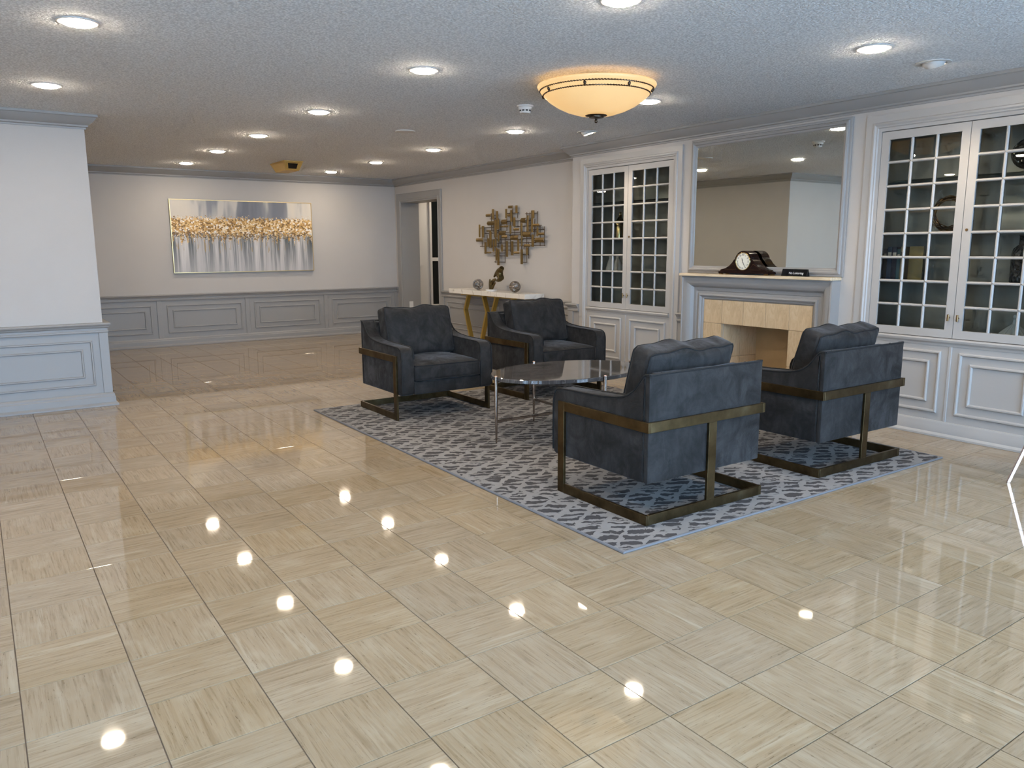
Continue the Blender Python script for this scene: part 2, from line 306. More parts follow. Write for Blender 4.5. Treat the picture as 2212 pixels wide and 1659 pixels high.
# ------------------------------------------------------------------ mesh helpers
class MB:
    def __init__(s): s.v = []; s.f = []
    def add(s, vs, fs):
        k = len(s.v); s.v += [tuple(v) for v in vs]; s.f += [tuple(i + k for i in f) for f in fs]; return s
    def box(s, x0, x1, y0, y1, z0, z1):
        return s.add([(x0, y0, z0), (x1, y0, z0), (x1, y1, z0), (x0, y1, z0), (x0, y0, z1), (x1, y0, z1), (x1, y1, z1), (x0, y1, z1)],
                     [(0, 3, 2, 1), (4, 5, 6, 7), (0, 1, 5, 4), (1, 2, 6, 5), (2, 3, 7, 6), (3, 0, 4, 7)])
    def hexa(s, p):   # 8 corners, bottom 4 then top 4
        return s.add(p, [(0, 3, 2, 1), (4, 5, 6, 7), (0, 1, 5, 4), (1, 2, 6, 5), (2, 3, 7, 6), (3, 0, 4, 7)])
    def prism(s, pts, axis, a, b):   # polygon pts in the two other axes, extruded from a to b
        def P(p, t):
            return {'x': (t, p[0], p[1]), 'y': (p[0], t, p[1]), 'z': (p[0], p[1], t)}[axis]
        n = len(pts)
        fs = [tuple(range(n))[::-1], tuple(range(n, 2 * n))] + [(i, (i + 1) % n, n + (i + 1) % n, n + i) for i in range(n)]
        return s.add([P(p, a) for p in pts] + [P(p, b) for p in pts], fs)
    def lathe(s, prof, n=24, c=(0, 0, 0), cap=True):   # prof: (r, z)
        vs = []; m = len(prof)
        for r, z in prof:
            for k in range(n):
                a = 2 * math.pi * k / n; vs.append((c[0] + r * math.cos(a), c[1] + r * math.sin(a), c[2] + z))
        fs = [(i * n + k, i * n + (k + 1) % n, (i + 1) * n + (k + 1) % n, (i + 1) * n + k) for i in range(m - 1) for k in range(n)]
        if cap: fs += [tuple(range(n))[::-1], tuple((m - 1) * n + k for k in range(n))]
        return s.add(vs, fs)
    def tube(s, path, r, n=8, closed=False, flat=None):
        P = [Vector(p) for p in path]; m = len(P); vs = []
        up = Vector((0, 0, 1))
        for i in range(m):
            t = ((P[(i + 1) % m] - P[i - 1]) if closed else (P[min(i + 1, m - 1)] - P[max(i - 1, 0)])).normalized()
            if i == 0:
                a = t.cross(up); a = a if a.length > .05 else t.cross(Vector((0, 1, 0)))
                a.normalize()
            else:
                a = (a - t * a.dot(t)); a.normalize()
            b = t.cross(a); rr = r[i] if isinstance(r, (list, tuple)) else r
            for k in range(n):
                w = 2 * math.pi * (k + .5) / n; vs.append(P[i] + a * (rr * math.cos(w)) + b * (rr * math.sin(w)))
        fs = [(i * n + k, ((i + 1) % m) * n + k, ((i + 1) % m) * n + (k + 1) % n, i * n + (k + 1) % n) for i in range(m if closed else m - 1) for k in range(n)]
        if not closed: fs += [tuple(range(n)), tuple((m - 1) * n + k for k in range(n))[::-1]]
        return s.add(vs, fs)
    def sweep(s, prof, path, closed=False):
        """prof: (out, z); path: xy corners, 'out' is to the right of travel; mitred."""
        m = len(path); vs = []; P = [Vector((p[0], p[1])) for p in path]
        for i in range(m):
            d0 = (P[i] - P[i - 1]).normalized() if (closed or i > 0) else None
            d1 = (P[(i + 1) % m] - P[i]).normalized() if (closed or i < m - 1) else None
            n0 = Vector((d0.y, -d0.x)) if d0 else None; n1 = Vector((d1.y, -d1.x)) if d1 else None
            if n0 is None: mv = n1
            elif n1 is None: mv = n0
            else: mv = (n0 + n1) / (1 + n0.dot(n1))
            for o, z in prof: vs.append((P[i].x + mv.x * o, P[i].y + mv.y * o, z))
        q = len(prof)
        fs = [(i * q + k, ((i + 1) % m) * q + k, ((i + 1) % m) * q + (k + 1) % q, i * q + (k + 1) % q) for i in range(m if closed else m - 1) for k in range(q)]
        if not closed: fs += [tuple(range(q))[::-1], tuple((m - 1) * q + k for k in range(q))]
        return s.add(vs, fs)
    def ring(s, prof, a0, a1, b0, b1, fn, sides='LTRB'):
        """mitred picture-frame moulding on rectangle a0..a1 x b0..b1 (outer edge); prof: (inward, proud); fn(a,b,proud)->xyz"""
        cs = [(a0, b0, 1, 1), (a0, b1, 1, -1), (a1, b1, -1, -1), (a1, b0, -1, 1)]
        full = sides == 'LTRB'; vs = []; q = len(prof)
        for a, b, sa, sb in cs:
            for w, h in prof:
                vs.append(fn(a + sa * w, b + (sb * w if full or sb < 0 else 0), h))
        fs = [(i * q + k, i * q + (k + 1) % q, ((i + 1) % 4) * q + (k + 1) % q, ((i + 1) % 4) * q + k) for i in range(4 if full else 3) for k in range(q)]
        if not full: fs += [tuple(range(q)), tuple(3 * q + k for k in range(q))]
        return s.add(vs, fs)
    def build(s, name, mat, parent=None, smooth=None, bev=0., seg=1, center=True, fix=True):
        me = bpy.data.meshes.new(name)
        off = Vector((0, 0, 0))
        if center and s.v:
            lo = [min(v[i] for v in s.v) for i in range(3)]; hi = [max(v[i] for v in s.v) for i in range(3)]
            off = Vector(((lo[0] + hi[0]) / 2, (lo[1] + hi[1]) / 2, lo[2]))
        me.from_pydata([tuple(Vector(v) - off) for v in s.v], [], s.f)
        if fix or bev:
            bm = bmesh.new(); bm.from_mesh(me)
            if fix: bmesh.ops.recalc_face_normals(bm, faces=bm.faces)
            if bev:
                es = [e for e in bm.edges if len(e.link_faces) == 2 and e.calc_face_angle(0) > .5]
                bmesh.ops.bevel(bm, geom=es, offset=bev, segments=seg, affect='EDGES', profile=.5)
            bm.to_mesh(me); bm.free()
        if smooth is not None:
            for p in me.polygons: p.use_smooth = True
            me.set_sharp_from_angle(angle=math.radians(smooth))
        me.materials.append(M[mat] if isinstance(mat, str) else mat)
        o = bpy.data.objects.new(name, me); col.objects.link(o)
        put(o, off, parent)
        return o
WPOS = {}
def put(o, off, parent):
    o.location = off; WPOS[o] = Vector(off)
    if parent is not None:
        o.parent = parent; o.location = Vector(off) - WPOS[parent]
def tag(o, label, cat, group=None):
    o['label'] = label; o['category'] = cat
    if group: o['group'] = group
    return o
def thing(name, label, cat, loc=(0, 0, 0), group=None):
    o = bpy.data.objects.new(name, None); o.empty_display_size = .1; col.objects.link(o); put(o, Vector(loc), None)
    return tag(o, label, cat, group)
def struct(o): o['kind'] = 'structure'; return o
def copy_tree(o, parent=None):
    c = o.copy(); col.objects.link(c); c.parent = parent
    for ch in list(o.children): copy_tree(ch, c)
    return c
def share(o, name, loc, parent, rot=None):     # another piece with the same mesh
    c = bpy.data.objects.new(name, o.data); col.objects.link(c); put(c, Vector(loc), parent)
    if rot: c.rotation_euler = rot
    return c
def text_mesh(s, size, depth, name):
    cu = bpy.data.curves.new(name, 'FONT'); cu.body = s; cu.size = size; cu.extrude = depth; cu.align_x = 'CENTER'; cu.align_y = 'CENTER'
    o = bpy.data.objects.new(name, cu); col.objects.link(o); bpy.context.view_layer.update()
    me = bpy.data.meshes.new_from_object(o.evaluated_get(bpy.context.evaluated_depsgraph_get()))
    bpy.data.objects.remove(o); bpy.data.curves.remove(cu); me.name = name
    return me
def cushion(w, d, h, r, crown=.0, bot=.0, n=14, wob=0., seed=0, taper=0.):
    """rounded, puffed box: w along x, d along y, h along z (centre at origin)"""
    rnd = random.Random(seed); ph = [rnd.uniform(0, 6.28) for _ in range(8)]
    bm = bmesh.new(); bmesh.ops.create_cube(bm, size=2)
    bmesh.ops.subdivide_edges(bm, edges=bm.edges, cuts=n, use_grid_fill=True)
    for v in bm.verts:
        x, y, z = v.co
        X, Y, Z = x * w / 2, y * d / 2, z * h / 2
        cx = max(-w / 2 + r, min(w / 2 - r, X)); cy = max(-d / 2 + r, min(d / 2 - r, Y)); cz = max(-h / 2 + r, min(h / 2 - r, Z))
        dv = Vector((X - cx, Y - cy, Z - cz))
        if dv.length > 1e-6:
            m = max(abs(X - cx), abs(Y - cy), abs(Z - cz)); dv = dv.normalized() * m
        p = Vector((cx, cy, cz)) + dv
        puff = (1 - x * x) * (1 - y * y)
        if z > .0: p.z += crown * puff * z
        else: p.z += bot * puff * z
        if wob:
            k = wob * (math.sin(9 * X + ph[0] + 5 * Z) * math.sin(8 * Y + ph[1]) + .6 * math.sin(19 * X + 7 * Y + ph[2]) + .4 * math.sin(31 * X - 11 * Y + ph[3]) * math.sin(17 * Y + ph[4]))
            p.z += k * (1 if z > 0 else .4)
            p.y += wob * .9 * y * math.sin(13 * X + ph[5]) + wob * .5 * y * math.sin(29 * X + ph[6])
        if taper: p.x *= 1 + taper * y
        v.co = p
    b = MB(); bm.verts.index_update()
    b.add([v.co[:] for v in bm.verts], [[v.index for v in f.verts] for f in bm.faces]); bm.free()
    return b
def rrect(w, d, r, z, n=6, fn=None):      # rounded rectangle path
    out = []
    for sx, sy, a0 in ((1, 1, 0), (-1, 1, 90), (-1, -1, 180), (1, -1, 270)):
        for k in range(n + 1):
            a = math.radians(a0 + 90 * k / n)
            out.append((sx * (w / 2 - r) + r * math.cos(a), sy * (d / 2 - r) + r * math.sin(a), z))
    res = []
    for i, p in enumerate(out):           # subdivide long runs
        q = out[(i + 1) % len(out)]; L = math.dist(p, q); k = max(1, int(L / .04))
        for j in range(k): res.append(tuple(p[a] + (q[a] - p[a]) * j / k for a in range(3)))
    return [fn(*p) if fn else p for p in res]

# ------------------------------------------------------------------ room shell
ZC = 2.40
XB, XR, YB, YL, XL = 3.69, 3.88, 9.84, 5.695, -.945      # bump front, far right wall, back wall, left block
YBUMP = 5.10
XW = -5.2
def floor_build():
    slab = struct(MB().box(XW, 7.0, YF, 11.0, -.12, -.003).build('floor', 'grout'))
    g = .0016; cells = []
    i0, i1 = int(math.floor(XW / T)), int(math.ceil(4.3 / T)); j0, j1 = int(math.floor(YF / T)), int(math.ceil(YB / T))
    for i in range(i0, i1):
        for j in range(j0, j1):
            x0, x1, y0, y1 = i * T + g, (i + 1) * T - g, j * T + g, (j + 1) * T - g
            xm = XB if (y0 + y1) / 2 < YBUMP else XR
            if y0 > 8.4: xm = 4.17
            x0 = max(x0, XW); x1 = min(x1, xm); y0 = max(y0, YF); y1 = min(y1, YB)
            if x1 - x0 < .01 or y1 - y0 < .01: continue
            if x1 < XL and y1 > YL: 
                y1 = min(y1, YL)
                if y1 - y0 < .01: continue
            c = ((x0 + x1) / 2, (y0 + y1) / 2)
            under_rug = .42 < x0 and x1 < 3.11 and .67 < y0 and y1 < 4.40
            px = to_px((c[0], c[1], 0)); vis = px and -60 < px[0] < 2272 and 0 < px[1] < 1740 and not under_rug
            cells.append((0 if vis else 1, (Vector((c[0], c[1], 0)) - CAM).length, x0, x1, y0, y1))
    cells.sort()
    c = .0006
    def tile_geo(b, x0, x1, y0, y1):
        xs = [(x0, x1, y0, y1, -.0028), (x0, x1, y0, y1, -c), (x0 + c, x1 - c, y0 + c, y1 - c, 0.)]
        vs = []
        for a0, a1, b0, b1, z in xs: vs += [(a0, b0, z), (a1, b0, z), (a1, b1, z), (a0, b1, z)]
        fs = [(8, 9, 10, 11)]
        for k in (0, 4): fs += [(k + i, k + (i + 1) % 4, k + 4 + (i + 1) % 4, k + 4 + i) for i in range(4)]
        b.add(vs, fs)
    proto = None; rest = MB()
    for k, (_, _, x0, x1, y0, y1) in enumerate(cells):
        full = abs((x1 - x0) - (T - 2 * g)) < 1e-6 and abs((y1 - y0) - (T - 2 * g)) < 1e-6
        if k < 300:
            if full and proto is not None: share(proto, 'floor_tile', ((x0 + x1) / 2, (y0 + y1) / 2, -.0028), slab)
            else:
                b = MB(); tile_geo(b, x0, x1, y0, y1); o = b.build('floor_tile', 'tile', slab, fix=False)
                if full: proto = o
        else: tile_geo(rest, x0, x1, y0, y1)
    tile_geo(rest, 4.17, 7.0, 7.4, 10.6)
    o = rest.build('floor_tile_field', 'tile', slab, fix=False); o['kind'] = 'stuff'
floor_build()
struct(MB().box(XW - .1, 7.0, YF - .1, 11.0, ZC, ZC + .12).build('ceiling', 'ceiling'))

CROWN = [(-.003, 2.288), (.012, 2.288), (.014, 2.300), (.026, 2.306), (.026, 2.318), (.036, 2.324), (.060, 2.342), (.080, 2.366), (.086, 2.376), (.096, 2.380), (.096, ZC - .0005), (-.003, ZC - .0005)]
RAIL = [(.0, .628), (.032, .628), (.036, .636), (.036, .646), (.029, .650), (.029, .668), (.040, .674), (.044, .686), (.055, .696), (.057, .704), (.053, .712), (.0, .714)]
BASE = [(.0, .001), (.064, .001), (.064, .014), (.052, .026), (.046, .030), (.046, .078), (.040, .086), (.040, .098), (.034, .106), (.030, .112), (.0, .112)]
RINGP = [(0, 0), (0, .006), (.005, .012), (.013, .012), (.018, .004), (.018, 0)]

# back wall
wb = struct(MB().box(XL - .2, 4.17, YB, YB + .15, 0, ZC).build('wall_back', 'wall'))
def wainscot(parent, name_prefix, fn, a0, a1, stiles, pairs, ztop=.628, zbot=.112, flip=1, batten=.030):
    """fn(a, z, proud) -> xyz on this wall; field panel, stiles and double moulding rings"""
    def slab(nm, b0, b1, z0, z1, p0, p1, bev=0):
        pts = [fn(b0, z0, p0), fn(b1, z0, p0), fn(b1, z0, p1), fn(b0, z0, p1), fn(b0, z1, p0), fn(b1, z1, p0), fn(b1, z1, p1), fn(b0, z1, p1)]
        return MB().hexa(pts).build(nm, 'trim', parent, bev=bev)
    slab('wainscot_board', a0, a1, zbot - .05, ztop + .03, -.002, .018)
    for s0, s1 in stiles: slab('wainscot_stile', s0, s1, zbot, ztop, .016, batten, .002)
    for r0, r1 in pairs:
        for ins, z0, z1 in ((0, .178, .566), (.075, .250, .496)):
            MB().ring(RINGP, r0 + ins, r1 - ins, z0, z1, lambda a, b, h: fn(a, b, .0175 + h)).build('panel_molding', 'trim', parent)
fb = lambda a, z, p: (a, YB - p, z)
wainscot(wb, 'back', fb, XL, XR, [(XL, -.91), (.222, .282), (1.416, 1.476), (2.612, 2.672), (3.81, XR)],
         [(-.84, .155), (.35, 1.366), (1.545, 2.545), (2.740, 3.745)])
# far right wall with the door opening
wr = struct(MB().box(XR, 4.17, YBUMP, 8.46, 0, ZC).box(XR, 4.17, 8.46, 9.64, 2.05, ZC).box(XR, 4.17, 9.64, YB, 0, ZC).build('wall_right', 'wall'))
fr_ = lambda a, z, p: (XR - p, a, z)
wainscot(wr, 'far', fr_, YBUMP, 8.33, [(8.27, 8.33), (6.70, 6.76), (YBUMP, 5.16)], [(6.83, 8.20), (5.23, 6.63)])
# left block: face towards the camera and side towards the passage
wl = struct(MB().box(XW - .1, XL, YL, YB + .15, 0, ZC).build('wall_left', 'wall'))
fl_ = lambda a, z, p: (a, YL - p, z)
wainscot(wl, 'lf', fl_, XW, XL + .018, [(-.985, XL + .0295), (-2.18, -2.12), (-3.376, -3.316), (-4.57, -4.51)], [(-2.05, -1.038), (-3.25, -2.235), (-4.45, -3.43)])
fs_ = lambda a, z, p: (XL + p, a, z)
wainscot(wl, 'ls', fs_, YL - .018, YB, [(YL - .029, YL + .05), (7.06, 7.12), (8.42, 8.48), (9.78, YB)], [(5.82, 6.98), (7.2, 8.34), (8.56, 9.70)])
# crown, chair rail and base runs
struct(MB().sweep(CROWN, [(XW, YL), (XL, YL), (XL, YB), (XR, YB), (XR, YBUMP), (XB, YBUMP), (XB, YF)]).build('trim_1', 'trim', smooth=25))
struct(MB().sweep(RAIL, [(XW, YL), (XL, YL), (XL, YB), (XR, YB), (XR, YB - .07)]).build('trim_2', 'trim', smooth=25))
struct(MB().sweep(BASE, [(XW, YL), (XL, YL), (XL, YB), (XR, YB), (XR, YB - .07)]).build('baseboard_back', 'trim', smooth=25))
struct(MB().sweep(RAIL, [(XR, 8.33), (XR, YBUMP), (XB, YBUMP), (XB, 4.95)]).build('trim_3', 'trim', smooth=25))
struct(MB().sweep(BASE, [(XR, 8.33), (XR, YBUMP), (XB, YBUMP), (XB, 4.95)]).build('baseboard_right', 'trim', smooth=25))
# doorway: casing, deep jambs
CAS = [(0, 0), (0, .020), (.012, .026), (.03, .022), (.085, .016), (.092, .022), (.104, .022), (.118, .010), (.118, 0)]
d1 = struct(MB().ring(CAS, 8.33, 9.76, 0, 2.17, lambda a, b, h: (XR - h, a, b), 'LTR').build('door_1', 'trim', smooth=25))
MB().box(XR - .005, 4.19, 8.44, 8.462, 0, 2.05).build('jamb', 'trim', d1)
MB().box(XR - .005, 4.19, 9.630, 9.65, 0, 2.05).build('jamb', 'trim', d1)
MB().box(XR - .005, 4.19, 8.44, 9.65, 2.035, 2.055).build('head_jamb', 'trim', d1)
MB().box(XR + .10, XR + .17, 9.624, 9.6305, .37, .48).build('outlet_plate', 'plastic', d1, bev=.002)
# lobby beyond the doorway
struct(MB().box(4.17, 7.0, 10.5, 10.6, 0, ZC).box(6.9, 7.0, 7.3, 10.5, 0, ZC).box(4.17, 7.0, 7.3, 7.4, 0, ZC).box(4.07, 4.17, YB + .15, 10.6, 0, ZC).build('wall_lobby', 'white_trim'))  # last box is unseen, added to stop sky light entering the lobby
struct(MB().box(4.2, 4.3, YF - .1, 7.3, 0, ZC).box(XB + .06, 4.2, YF - .1, YF, 0, ZC).build('wall_leak_block', 'wall'))  # unseen backing walls added to stop sky light leaking behind the bump
w1 = struct(MB().box(4.84, 6.02, 10.455, 10.5, .28, .35).box(4.84, 6.02, 10.465, 10.5, 2.145, 2.20).box(4.84, 4.88, 10.465, 10.5, .35, 2.145).box(5.42, 5.46, 10.465, 10.5, .35, 2.145).box(5.98, 6.02, 10.465, 10.5, .35, 2.145).box(4.88, 5.98, 10.465, 10.5, 1.105, 1.165).build('window_1', 'white_trim'))
for x0 in (4.88, 5.46):
    for z0, z1 in ((.35, 1.105), (1.165, 2.145)): MB().box(x0, x0 + (.54 if x0 < 5 else .52), 10.484, 10.492, z0, z1).build('pane', 'dark', w1)
w2 = struct(MB().box(4.60, 4.655, 10.44, 10.5, 1.05, 2.2).box(4.585, 4.68, 10.42, 10.5, 1.02, 1.05).build('window_2', 'white_trim'))
# bump wall carrying cabinets and fireplace
CABS = [4.212, .942]; CH = .617; FY, FH = 2.585, .35
b = MB(); XT = XB + .06
edges = [(YF, CABS[1] - CH), (CABS[1] + CH, FY - FH), (FY + FH, CABS[0] - CH), (CABS[0] + CH, YBUMP)]
for y0, y1 in edges: b.box(XB, XT, y0, y1, 0, ZC)
for cy in CABS: b.box(XB, XT, cy - CH, cy + CH, 2.135, ZC).box(XB, XT, cy - CH, cy + CH, 0, .665)
b.box(XB, XT, FY - FH, FY + FH, .648, ZC)
b.box(XT, XR, YBUMP - .06, YBUMP, 0, ZC)
wbp = struct(b.build('wall_bump', 'wall'))
fbp = lambda a, z, p: (XB - p, a, z)
wainscot(wbp, 'b1', fbp, 4.95, YBUMP + .018, [(5.045, YBUMP + .029)], [])
wainscot(wbp, 'b2', fbp, 3.36, 3.475, [], [])
wainscot(wbp, 'b3', fbp, 1.68, 1.80, [], [])
wainscot(wbp, 'b4', fbp, YF, .20, [(-.9, -.84), (-2.2, -2.14)], [(-.77, .12), (-2.07, -.97)])
for a, c in ((3.475, 3.36), (1.80, 1.68), (.20, YF)):
    struct(MB().sweep(RAIL, [(XB, a), (XB, c)]).build('trim_4', 'trim', smooth=25))
    struct(MB().sweep(BASE, [(XB, a), (XB, c)]).build('baseboard_bump', 'trim', smooth=25))
# side and front walls behind the camera
wa, wz = WWEST
struct(MB().box(XW - .1, XW, YF - .1, wa, 0, ZC).box(XW - .1, XW, wz, YL, 0, ZC).box(XW - .1, XW, wa, wz, 0, .12).box(XW - .1, XW, wa, wz, 2.28, ZC).build('wall_west', 'wall'))
w = struct(MB().box(XW - .08, XW - .02, wa, wa + .05, .12, 2.28).box(XW - .08, XW - .02, wz - .05, wz, .12, 2.28).box(XW - .08, XW - .02, wa + .05, wz - .05, .12, .18).box(XW - .08, XW - .02, wa + .05, wz - .05, 2.22, 2.28).build('window_7', 'bowl_metal'))  # frame of the unseen side window added for its daylight
MB().box(XW - .054, XW - .046, wa + .05, wz - .05, .18, 2.22).build('pane', 'winglass', w)
b = MB(); xs = [XW - .1] + [v for w in WINS for v in w] + [XB + .06]
for k in range(0, len(xs), 2): b.box(xs[k], xs[k + 1], YF - .1, YF, 0, ZC)
for a, c in WINS: b.box(a, c, YF - .1, YF, 2.28, ZC).box(a, c, YF - .1, YF, 0, .12)
struct(b.build('wall_front', 'wall'))
for k, (a, c) in enumerate(WINS):
    m = (a + c) / 2
    w = struct(MB().box(a, a + .05, YF - .08, YF - .02, .12, 2.28).box(c - .05, c, YF - .08, YF - .02, .12, 2.28).box(m - .025, m + .025, YF - .08, YF - .02, .12, 2.28).box(a + .05, c - .05, YF - .08, YF - .02, .12, .18).box(a + .05, c - .05, YF - .08, YF - .02, 2.22, 2.28).build('window_%d' % (k + 3), 'bowl_metal'))
    for x0, x1 in ((a + .05, m - .025), (m + .025, c - .05)): MB().box(x0, x1, YF - .054, YF - .046, .18, 2.22).build('pane', 'winglass', w)
struct(MB().box(-25, 14, -30, YF - .1, -.14, -.02).box(-25, XW - .1, YF - .1, 9, -.14, -.02).build('ground', 'paving'))

# ------------------------------------------------------------------ built-in cabinets
CAS2 = [(0, 0), (0, .020), (.052, .020), (.057, .028), (.070, .031), (.080, .022), (.088, .022), (.094, .013), (.116, .010), (.116, 0)]
BASEB = [(o * .58, z) for o, z in BASE]
LEDGE = [(-.02, .640), (.010, .640), (.014, .655), (.026, .668), (.030, .682), (.026, .692), (-.02, .694)]
def cabinet(cy, label, side):
    t = thing('display_cabinet', label, 'cabinet', (XB, cy, 0), 'built-in glazed cabinets beside the fireplace')
    MB().ring(CAS2, cy - .733, cy + .733, .10, 2.252, lambda a, b, h: (XB - h, a, b), 'LTR').build('casing', 'cab', t, smooth=25)
    # carcass lining
    x0, x1 = XB + .03, 4.06
    MB().box(x1, x1 + .02, cy - CH, cy + CH, .67, 2.14).build('back_panel', 'cab_in', t)
    for s in (-1, 1): MB().box(x0, x1, cy + s * CH, cy + s * (CH + .02), .67, 2.14).build('side_panel', 'cab_in', t)
    MB().box(x0 - .03, x1, cy - CH, cy + CH, .668, .690).build('bottom_panel', 'cab_in', t)
    MB().box(x0, x1, cy - CH, cy + CH, 2.136, 2.156).build('top_panel', 'cab_in', t)
    for z in (1.08, 1.42, 1.79): MB().box(x0 + .03, x1 - .005, cy - CH + .004, cy + CH - .004, z - .009, z).build('glass_shelf', 'shelfglass', t)
    # glazed doors
    z0, z1 = .697, 2.130; st = .056; rl = .056; mu = .019
    pane = None
    for s in (-1, 1):
        y0, y1 = (cy - CH + .003, cy - .0018) if s < 0 else (cy + .0018, cy + CH - .003)
        b = MB(); xf, xk = XB - .006, XB + .020
        b.box(xf, xk, y0, y0 + st, z0, z1).box(xf, xk, y1 - st, y1, z0, z1).box(xf, xk, y0 + st, y1 - st, z0, z0 + rl).box(xf, xk, y0 + st, y1 - st, z1 - rl, z1)
        d = b.build('glazed_door', 'cab', t)
        gy0, gy1, gz0, gz1 = y0 + st, y1 - st, z0 + rl, z1 - rl
        pw = (gy1 - gy0 - 2 * mu) / 3; phh = (gz1 - gz0 - 7 * mu) / 8
        for k in (1, 2):
            a = gy0 + k * pw + (k - 1) * mu
            MB().prism([(xf + .001, a + .006), (xf + .001, a + mu - .006), (xf + .009, a + mu), (xk - .004, a + mu), (xk - .004, a), (xf + .009, a)], 'z', gz0, gz1).build('muntin', 'cab', d)
        for k in range(1, 8):
            a = gz0 + k * phh + (k - 1) * mu
            MB().add([(x, y, z) for y in (gy0, gy1) for x, z in ((xf + .001, a + .006), (xf + .001, a + mu - .006), (xf + .009, a + mu), (xk - .004, a + mu), (xk - .004, a), (xf + .009, a))],
                     [(0, 1, 2, 3, 4, 5), (11, 10, 9, 8, 7, 6)] + [(i, (i + 1) % 6, 6 + (i + 1) % 6, 6 + i) for i in range(6)]).build('muntin', 'cab', d)
        for i in range(3):
            for j in range(8):
                a, c = gy0 + i * (pw + mu), gz0 + j * (phh + mu); loc = (XB + .008, a + pw / 2, c)
                if pane is None:
                    bv = .014; g = MB()
                    o4 = [(a, c), (a + pw, c), (a + pw, c + phh), (a, c + phh)]; i4 = [(a + bv, c + bv), (a + pw - bv, c + bv), (a + pw - bv, c + phh - bv), (a + bv, c + phh - bv)]
                    g.add([(XB + .0085, *p) for p in o4] + [(XB + .0065, *p) for p in i4], [(7, 6, 5, 4), (4, 5, 1, 0), (5, 6, 2, 1), (6, 7, 3, 2), (7, 4, 0, 3)])
                    pane = g.build('pane', 'glass', d, fix=False)
                else: share(pane, 'pane', (WPOS[pane].x, a + pw / 2, c), d)
        ky = cy + s * .031
        k = MB().box(xf - .024, xf - .014, ky - .006, ky + .006, .815, .862).build('pull', 'oldbrass', d, bev=.002)
        MB().tube([(xf - .016, ky, .838), (xf + .001, ky, .838)], .005, 8).build('pull_post', 'oldbrass', d)
        if s < 0:
            MB().add(*disc_yz(xf - .002, cy - .031, 1.43, .009, .004)).build('lock', 'oldbrass', d)
        # lower door with two moulding rings
        ly0, ly1 = (cy - CH, cy - .010) if s < 0 else (cy + .010, cy + CH)
        ld = MB().box(XB - .006, XB - .0005, ly0, ly1, .066, .640).build('panel_door', 'cab', t)
        for ins, q0, q1 in ((.050, .165, .602), (.125, .238, .532)):
            MB().ring([(0, 0), (0, .009), (.006, .015), (.014, .015), (.021, .005), (.021, 0)], ly0 + ins, ly1 - ins, q0, q1, lambda a, b, h: (XB - .0055 - h, a, b)).build('panel_molding', 'cab', ld)
    MB().box(XB - .014, XB - .0005, cy - .010, cy + .010, .066, .640).build('center_batten', 'cab', t, bev=.003)
    MB().sweep(LEDGE, [(XB, cy + CH - .001), (XB, cy - CH + .001)]).build('ledge', 'cab', t, smooth=25)
    MB().sweep(BASEB, [(XB - .0, cy + .733), (XB - .0, cy - .733)]).build('plinth', 'cab', t, smooth=25)
    return t
def disc_yz(x, y, z, r, h, n=14):
    vs = [(x + d, y + r * math.cos(2 * math.pi * k / n), z + r * math.sin(2 * math.pi * k / n)) for d in (0, -h) for k in range(n)]
    return vs, [tuple(range(n)), tuple(range(n, 2 * n))[::-1]] + [(k, (k + 1) % n, n + (k + 1) % n, n + k) for k in range(n)]
cabinet(CABS[0], 'tall greige built-in cabinet with glazed doors between console table wall and fireplace', 'L')
cabinet(CABS[1], 'tall greige built-in cabinet with glazed doors holding books, at right photo edge', 'R')

# things on the cabinet shelves
def lathe_thing(name, prof, mat, loc, label, cat, group=None, n=28):
    return tag(MB().lathe(prof, n, loc).build(name, mat, smooth=40), label, cat, group)
t = thing('brass_bottle', 'polished brass bottle vase with slim neck on upper shelf of left cabinet', 'vase', (3.87, 4.525, 1.4205))
MB().lathe([(.052, 0), (.056, .004), (.056, .15), (.052, .165), (.020, .215), (.014, .225), (.013, .262), (.017, .27), (.010, .27), (.008, .22)], 28, (3.87, 4.525, 1.4205)).build('body', 'brass', t, smooth=40)
MB().lathe([(.0145, .222), (.017, .226), (.017, .236), (.0145, .24)], 20, (3.87, 4.525, 1.4205), cap=False).build('collar', 'oldbrass', t, smooth=40)
WP = [(.050, 0), (.054, .006), (.050, .03), (.030, .095), (.017, .125), (.016, .142), (.021, .15), (.014, .15), (.012, .12)]
lathe_thing('white_vase', WP, 'white', (3.88, 4.672, 1.0805), 'white tapered ceramic bottle vase, left of the pair in left cabinet', 'vase', 'white bottle vases in the left cabinet')
lathe_thing('white_vase', [(r * 1.08, z * 1.04) for r, z in WP], 'white', (3.87, 4.545, 1.0805), 'white tapered ceramic bottle vase beside cabinet centre stile, right of the pair', 'vase', 'white bottle vases in the left cabinet')
def book(y, th, h, d, mat, label, lean=0):
    t = thing('book', label, 'book', (3.90, y, 1.0805), 'books standing in the right cabinet')
    x0 = 3.80
    MB().box(x0, x0 + .004, y - th / 2, y + th / 2, 1.0805, 1.0805 + h).box(x0 + .004, x0 + d, y - th / 2, y - th / 2 + .003, 1.0805, 1.0805 + h).box(x0 + .004, x0 + d, y + th / 2 - .003, y + th / 2, 1.0805, 1.0805 + h).build('cover', mat, t)
    MB().box(x0 + .004, x0 + d - .004, y - th / 2 + .003, y + th / 2 - .003, 1.0845, 1.0765 + h).build('pages', 'page', t)
    MB().box(x0 - .0008, x0, y - th / 2 + .004, y + th / 2 - .004, 1.0805 + h * .70, 1.0805 + h * .84).build('spine_label', 'page' if mat != 'bk_cream' else 'bk_black', t)
book(1.535, .030, .225, .16, 'bk_black', 'black book, leftmost on the shelf of right cabinet')
book(1.500, .034, .238, .17, 'bk_blue', 'dark blue book second from left in right cabinet')
